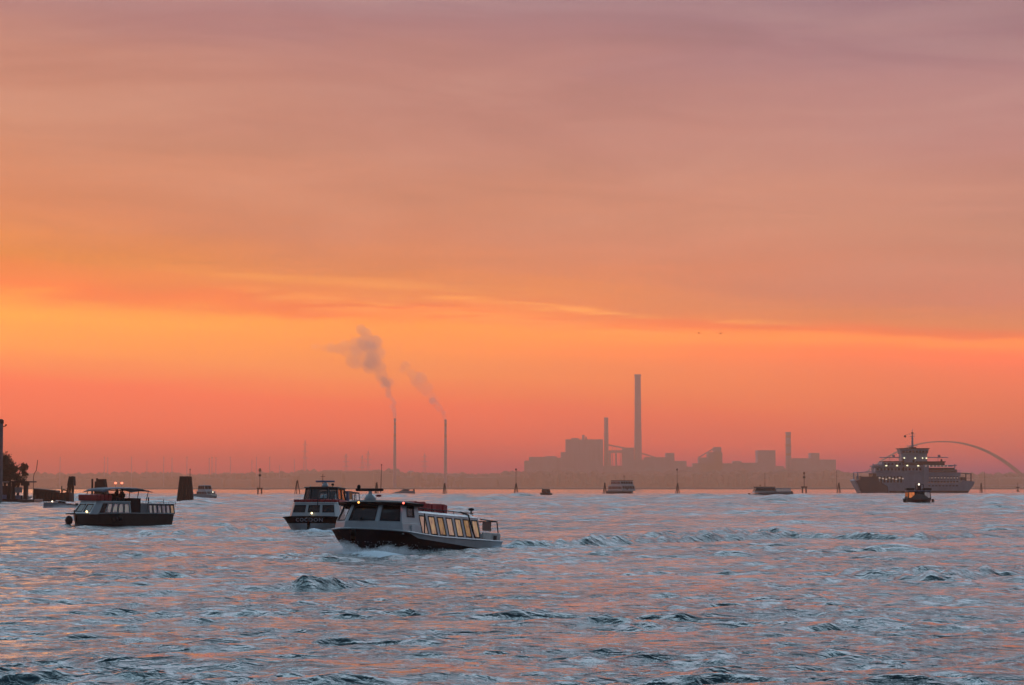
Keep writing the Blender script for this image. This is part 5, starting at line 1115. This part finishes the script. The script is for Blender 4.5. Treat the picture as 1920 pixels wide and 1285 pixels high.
# ------------------------------------------------------------------ birds
def bird(px, py, D, span, wing, yaw, label):
    root_ = MB(); z = Zat(py, D); h = span/2
    # body, tail and two bent wings as one continuous skin
    prof = [(-.42, .012), (-.30, .045), (-.12, .085), (.05, .09), (.2, .06), (.3, .05), (.36, .045), (.42, .012)]
    k = span/1.3; rows = [[(x*k, r*k*math.cos(a), r*k*.85*math.sin(a)) for a in [2*math.pi*i/8 for i in range(8)]] for x, r in prof]; root_.grid(rows, closed=True)
    for s in (-1, 1):
        sec = [(0,.16,.02), (.45,.15,wing), (1.0,.02,wing*.35)]
        w_ = [[(.12*k, s*(.05*k), .02*k), (-.08*k, s*.05*k, .02*k)]]
        for f, c, dz in sec[1:]: w_.append([((.12-.1*f*f)*k, s*f*h, dz*h), ((.12-.1*f*f-c)*k, s*f*h, dz*h-.01)])
        up = [[a, b] for a, b in w_]; lo = [[(a[0],a[1],a[2]-.012*k), (b[0],b[1],b[2]-.006*k)] for a, b in w_]
        root_.grid([[u[0], u[1], l_[1], l_[0]] for u, l_ in zip(up, lo)], closed=True)
    o = root_.build('seagull', mat('gull_feathers', (.10,.09,.09), .8), smooth=True, loc=(Xat(px, D, z), D, z)); o.rotation_euler = (R(4), 0, yaw); tag(o, label, 'bird', 'gulls gliding over the lagoon')
bird(1310, 624.5, 330, 1.35, -.12, R(100), 'left of the two gulls below the cloud edge, right of centre')
bird(1351, 625.5, 320, 1.5, .22, R(82), 'right of the two gulls, with raised wings')
bird(1851, 738, 420, .85, .1, R(80), 'tiny lone gull above the ferry')

# ------------------------------------------------------------------ bow spray: soft mist with drops in it
def spray(label, pts, dens, nd_, seed, name='bow_spray'):
    """pts: (photo x, distance, base height, width m, height m) along the thrown water"""
    rn_ = random.Random(seed); mb = MB(); dr = MB()
    for (x0, d0, z0, w0, h0), (x1, d1, z1, w1, h1) in zip(pts[:-1], pts[1:]):
        for k in range(12):
            t = k/12; D = lerp(d0, d1, t); w = lerp(w0, w1, t); h = lerp(h0, h1, t); X_ = Xat(lerp(x0, x1, t), D)
            for q in range(3):
                r = w*rn_.uniform(.22, .5); mb.ball((X_+rn_.gauss(0, .25)*w, D+rn_.gauss(0, .25)*w, lerp(z0, z1, t)+h*rn_.uniform(.1, .8)), r, 1, 1, min(1.0, h/w)*rn_.uniform(.6, 1), 8, 6)
        for k in range(nd_):
            t = rn_.random(); D = lerp(d0, d1, t); w = lerp(w0, w1, t); h = lerp(h0, h1, t)
            dr.ball((Xat(lerp(x0, x1, t), D)+rn_.gauss(0, .4)*w, D+rn_.gauss(0, .35)*w, lerp(z0, z1, t)+abs(rn_.gauss(0, .6))*h), rn_.uniform(.006, .017), rn_.uniform(.7, 1.6), 1, 1, 5, 3)
    m = bpy.data.materials.new('spray_mist'); m.use_nodes = True; t = m.node_tree
    for q in list(t.nodes): t.nodes.remove(q)
    o = t.nodes.new('ShaderNodeOutputMaterial'); v = t.nodes.new('ShaderNodeVolumePrincipled'); v.inputs['Color'].default_value = (.93,.96,.99,1); v.inputs['Density'].default_value = dens; v.inputs['Anisotropy'].default_value = .1
    t.links.new(v.outputs[0], o.inputs['Volume']); ob = mb.build(name, m)
    q = ob.modifiers.new('merge', 'REMESH'); q.mode = 'VOXEL'; q.voxel_size = .07
    tx = bpy.data.textures.new('spray_puffs', 'CLOUDS'); tx.noise_scale = .35; q = ob.modifiers.new('puff', 'DISPLACE'); q.texture = tx; q.strength = .28; q.mid_level = .6; q.texture_coords = 'GLOBAL'
    tag(ob, label, 'spray', kind='stuff')
    d_ = dr.build('spray_drops', mat('foam_drops', (.72,.78,.84), .6, var=.05), ob)
DN = 108.5
spray('blue white spray thrown left from the bow of the nearest water bus', [(586, 107.5, -.1, .5, .25), (606, 107.5, -.1, .9, .5), (630, 107.8, -.05, 1.0, .75), (650, 108, -.05, 1.0, .55), (680, 107.6, -.1, .9, .4), (712, 107.6, -.1, .8, .55), (738, 108, -.1, .9, .6), (765, 109, -.1, .7, .35), (800, 111, -.1, .5, .25), (840, 113.5, -.1, .4, .2)], .6, 200, 3)
spray('pale foam under the bow of the lettered launch', [(528, 161, -.1, .6, .5), (550, 159, -.1, .8, .35), (590, 158.5, -.1, .9, .35), (630, 159, -.1, .8, .45), (655, 160, -.1, .6, .3)], .8, 120, 6)
spray('foam thrown up along the planing motorboat', [(92, 343, -.1, 1.2, .5), (112, 343, -.1, 1.2, .7), (140, 345, -.1, 1.6, .6), (160, 347, -.1, 1.4, .3)], .5, 60, 9)

# ------------------------------------------------------------------ water with the wakes of the boats
wake([wp(905,1027), wp(1000,1026), wp(1120,1022), wp(1300,1014), wp(1480,1008), wp(1700,1012), wp(1925,1004)], .55, .46, .0)
wake([wp(1200,1010), wp(1420,1001), wp(1600,1004)], .6, .46, .0)
wake([wp(1560,1075), wp(1740,1088), wp(1925,1068)], 0.65, 0.24)
wake([wp(130,988), wp(-10,993)], 1.03, 0.3, .2)
wake([wp(520,995), wp(420,1000), wp(300,1006), wp(60,1003)], .55, .42, .0)
wake([wp(560,1103), wp(700,1097)], .42, .30, .2)
wake([wp(740,1045), wp(690,1041), wp(640,1034), wp(615,1030)], 0.8, 0.16, 1.0)
wake([wp(930,1024), wp(820,1033), wp(740,1040)], 0.56, 0.24, .8)
wake([wp(650,1000), wp(590,1001), wp(530,998)], 0.85, 0.27, .7)
wake([wp(330,982), wp(420,986), wp(520,984)], 1.12, 0.22, .3)
wake([wp(1745,943), wp(1925,940)], 2.81, 0.38, .1)
wake([wp(1700,943), wp(1560,946)], 2.81, 0.33, .1)
wake([wp(80,953), wp(100,954), wp(160,952)], 1.12, 0.24, .9)
wake([wp(905,1028), wp(1010,1028), wp(1120,1025)], .5, .2, .75)
water_h = build_water()
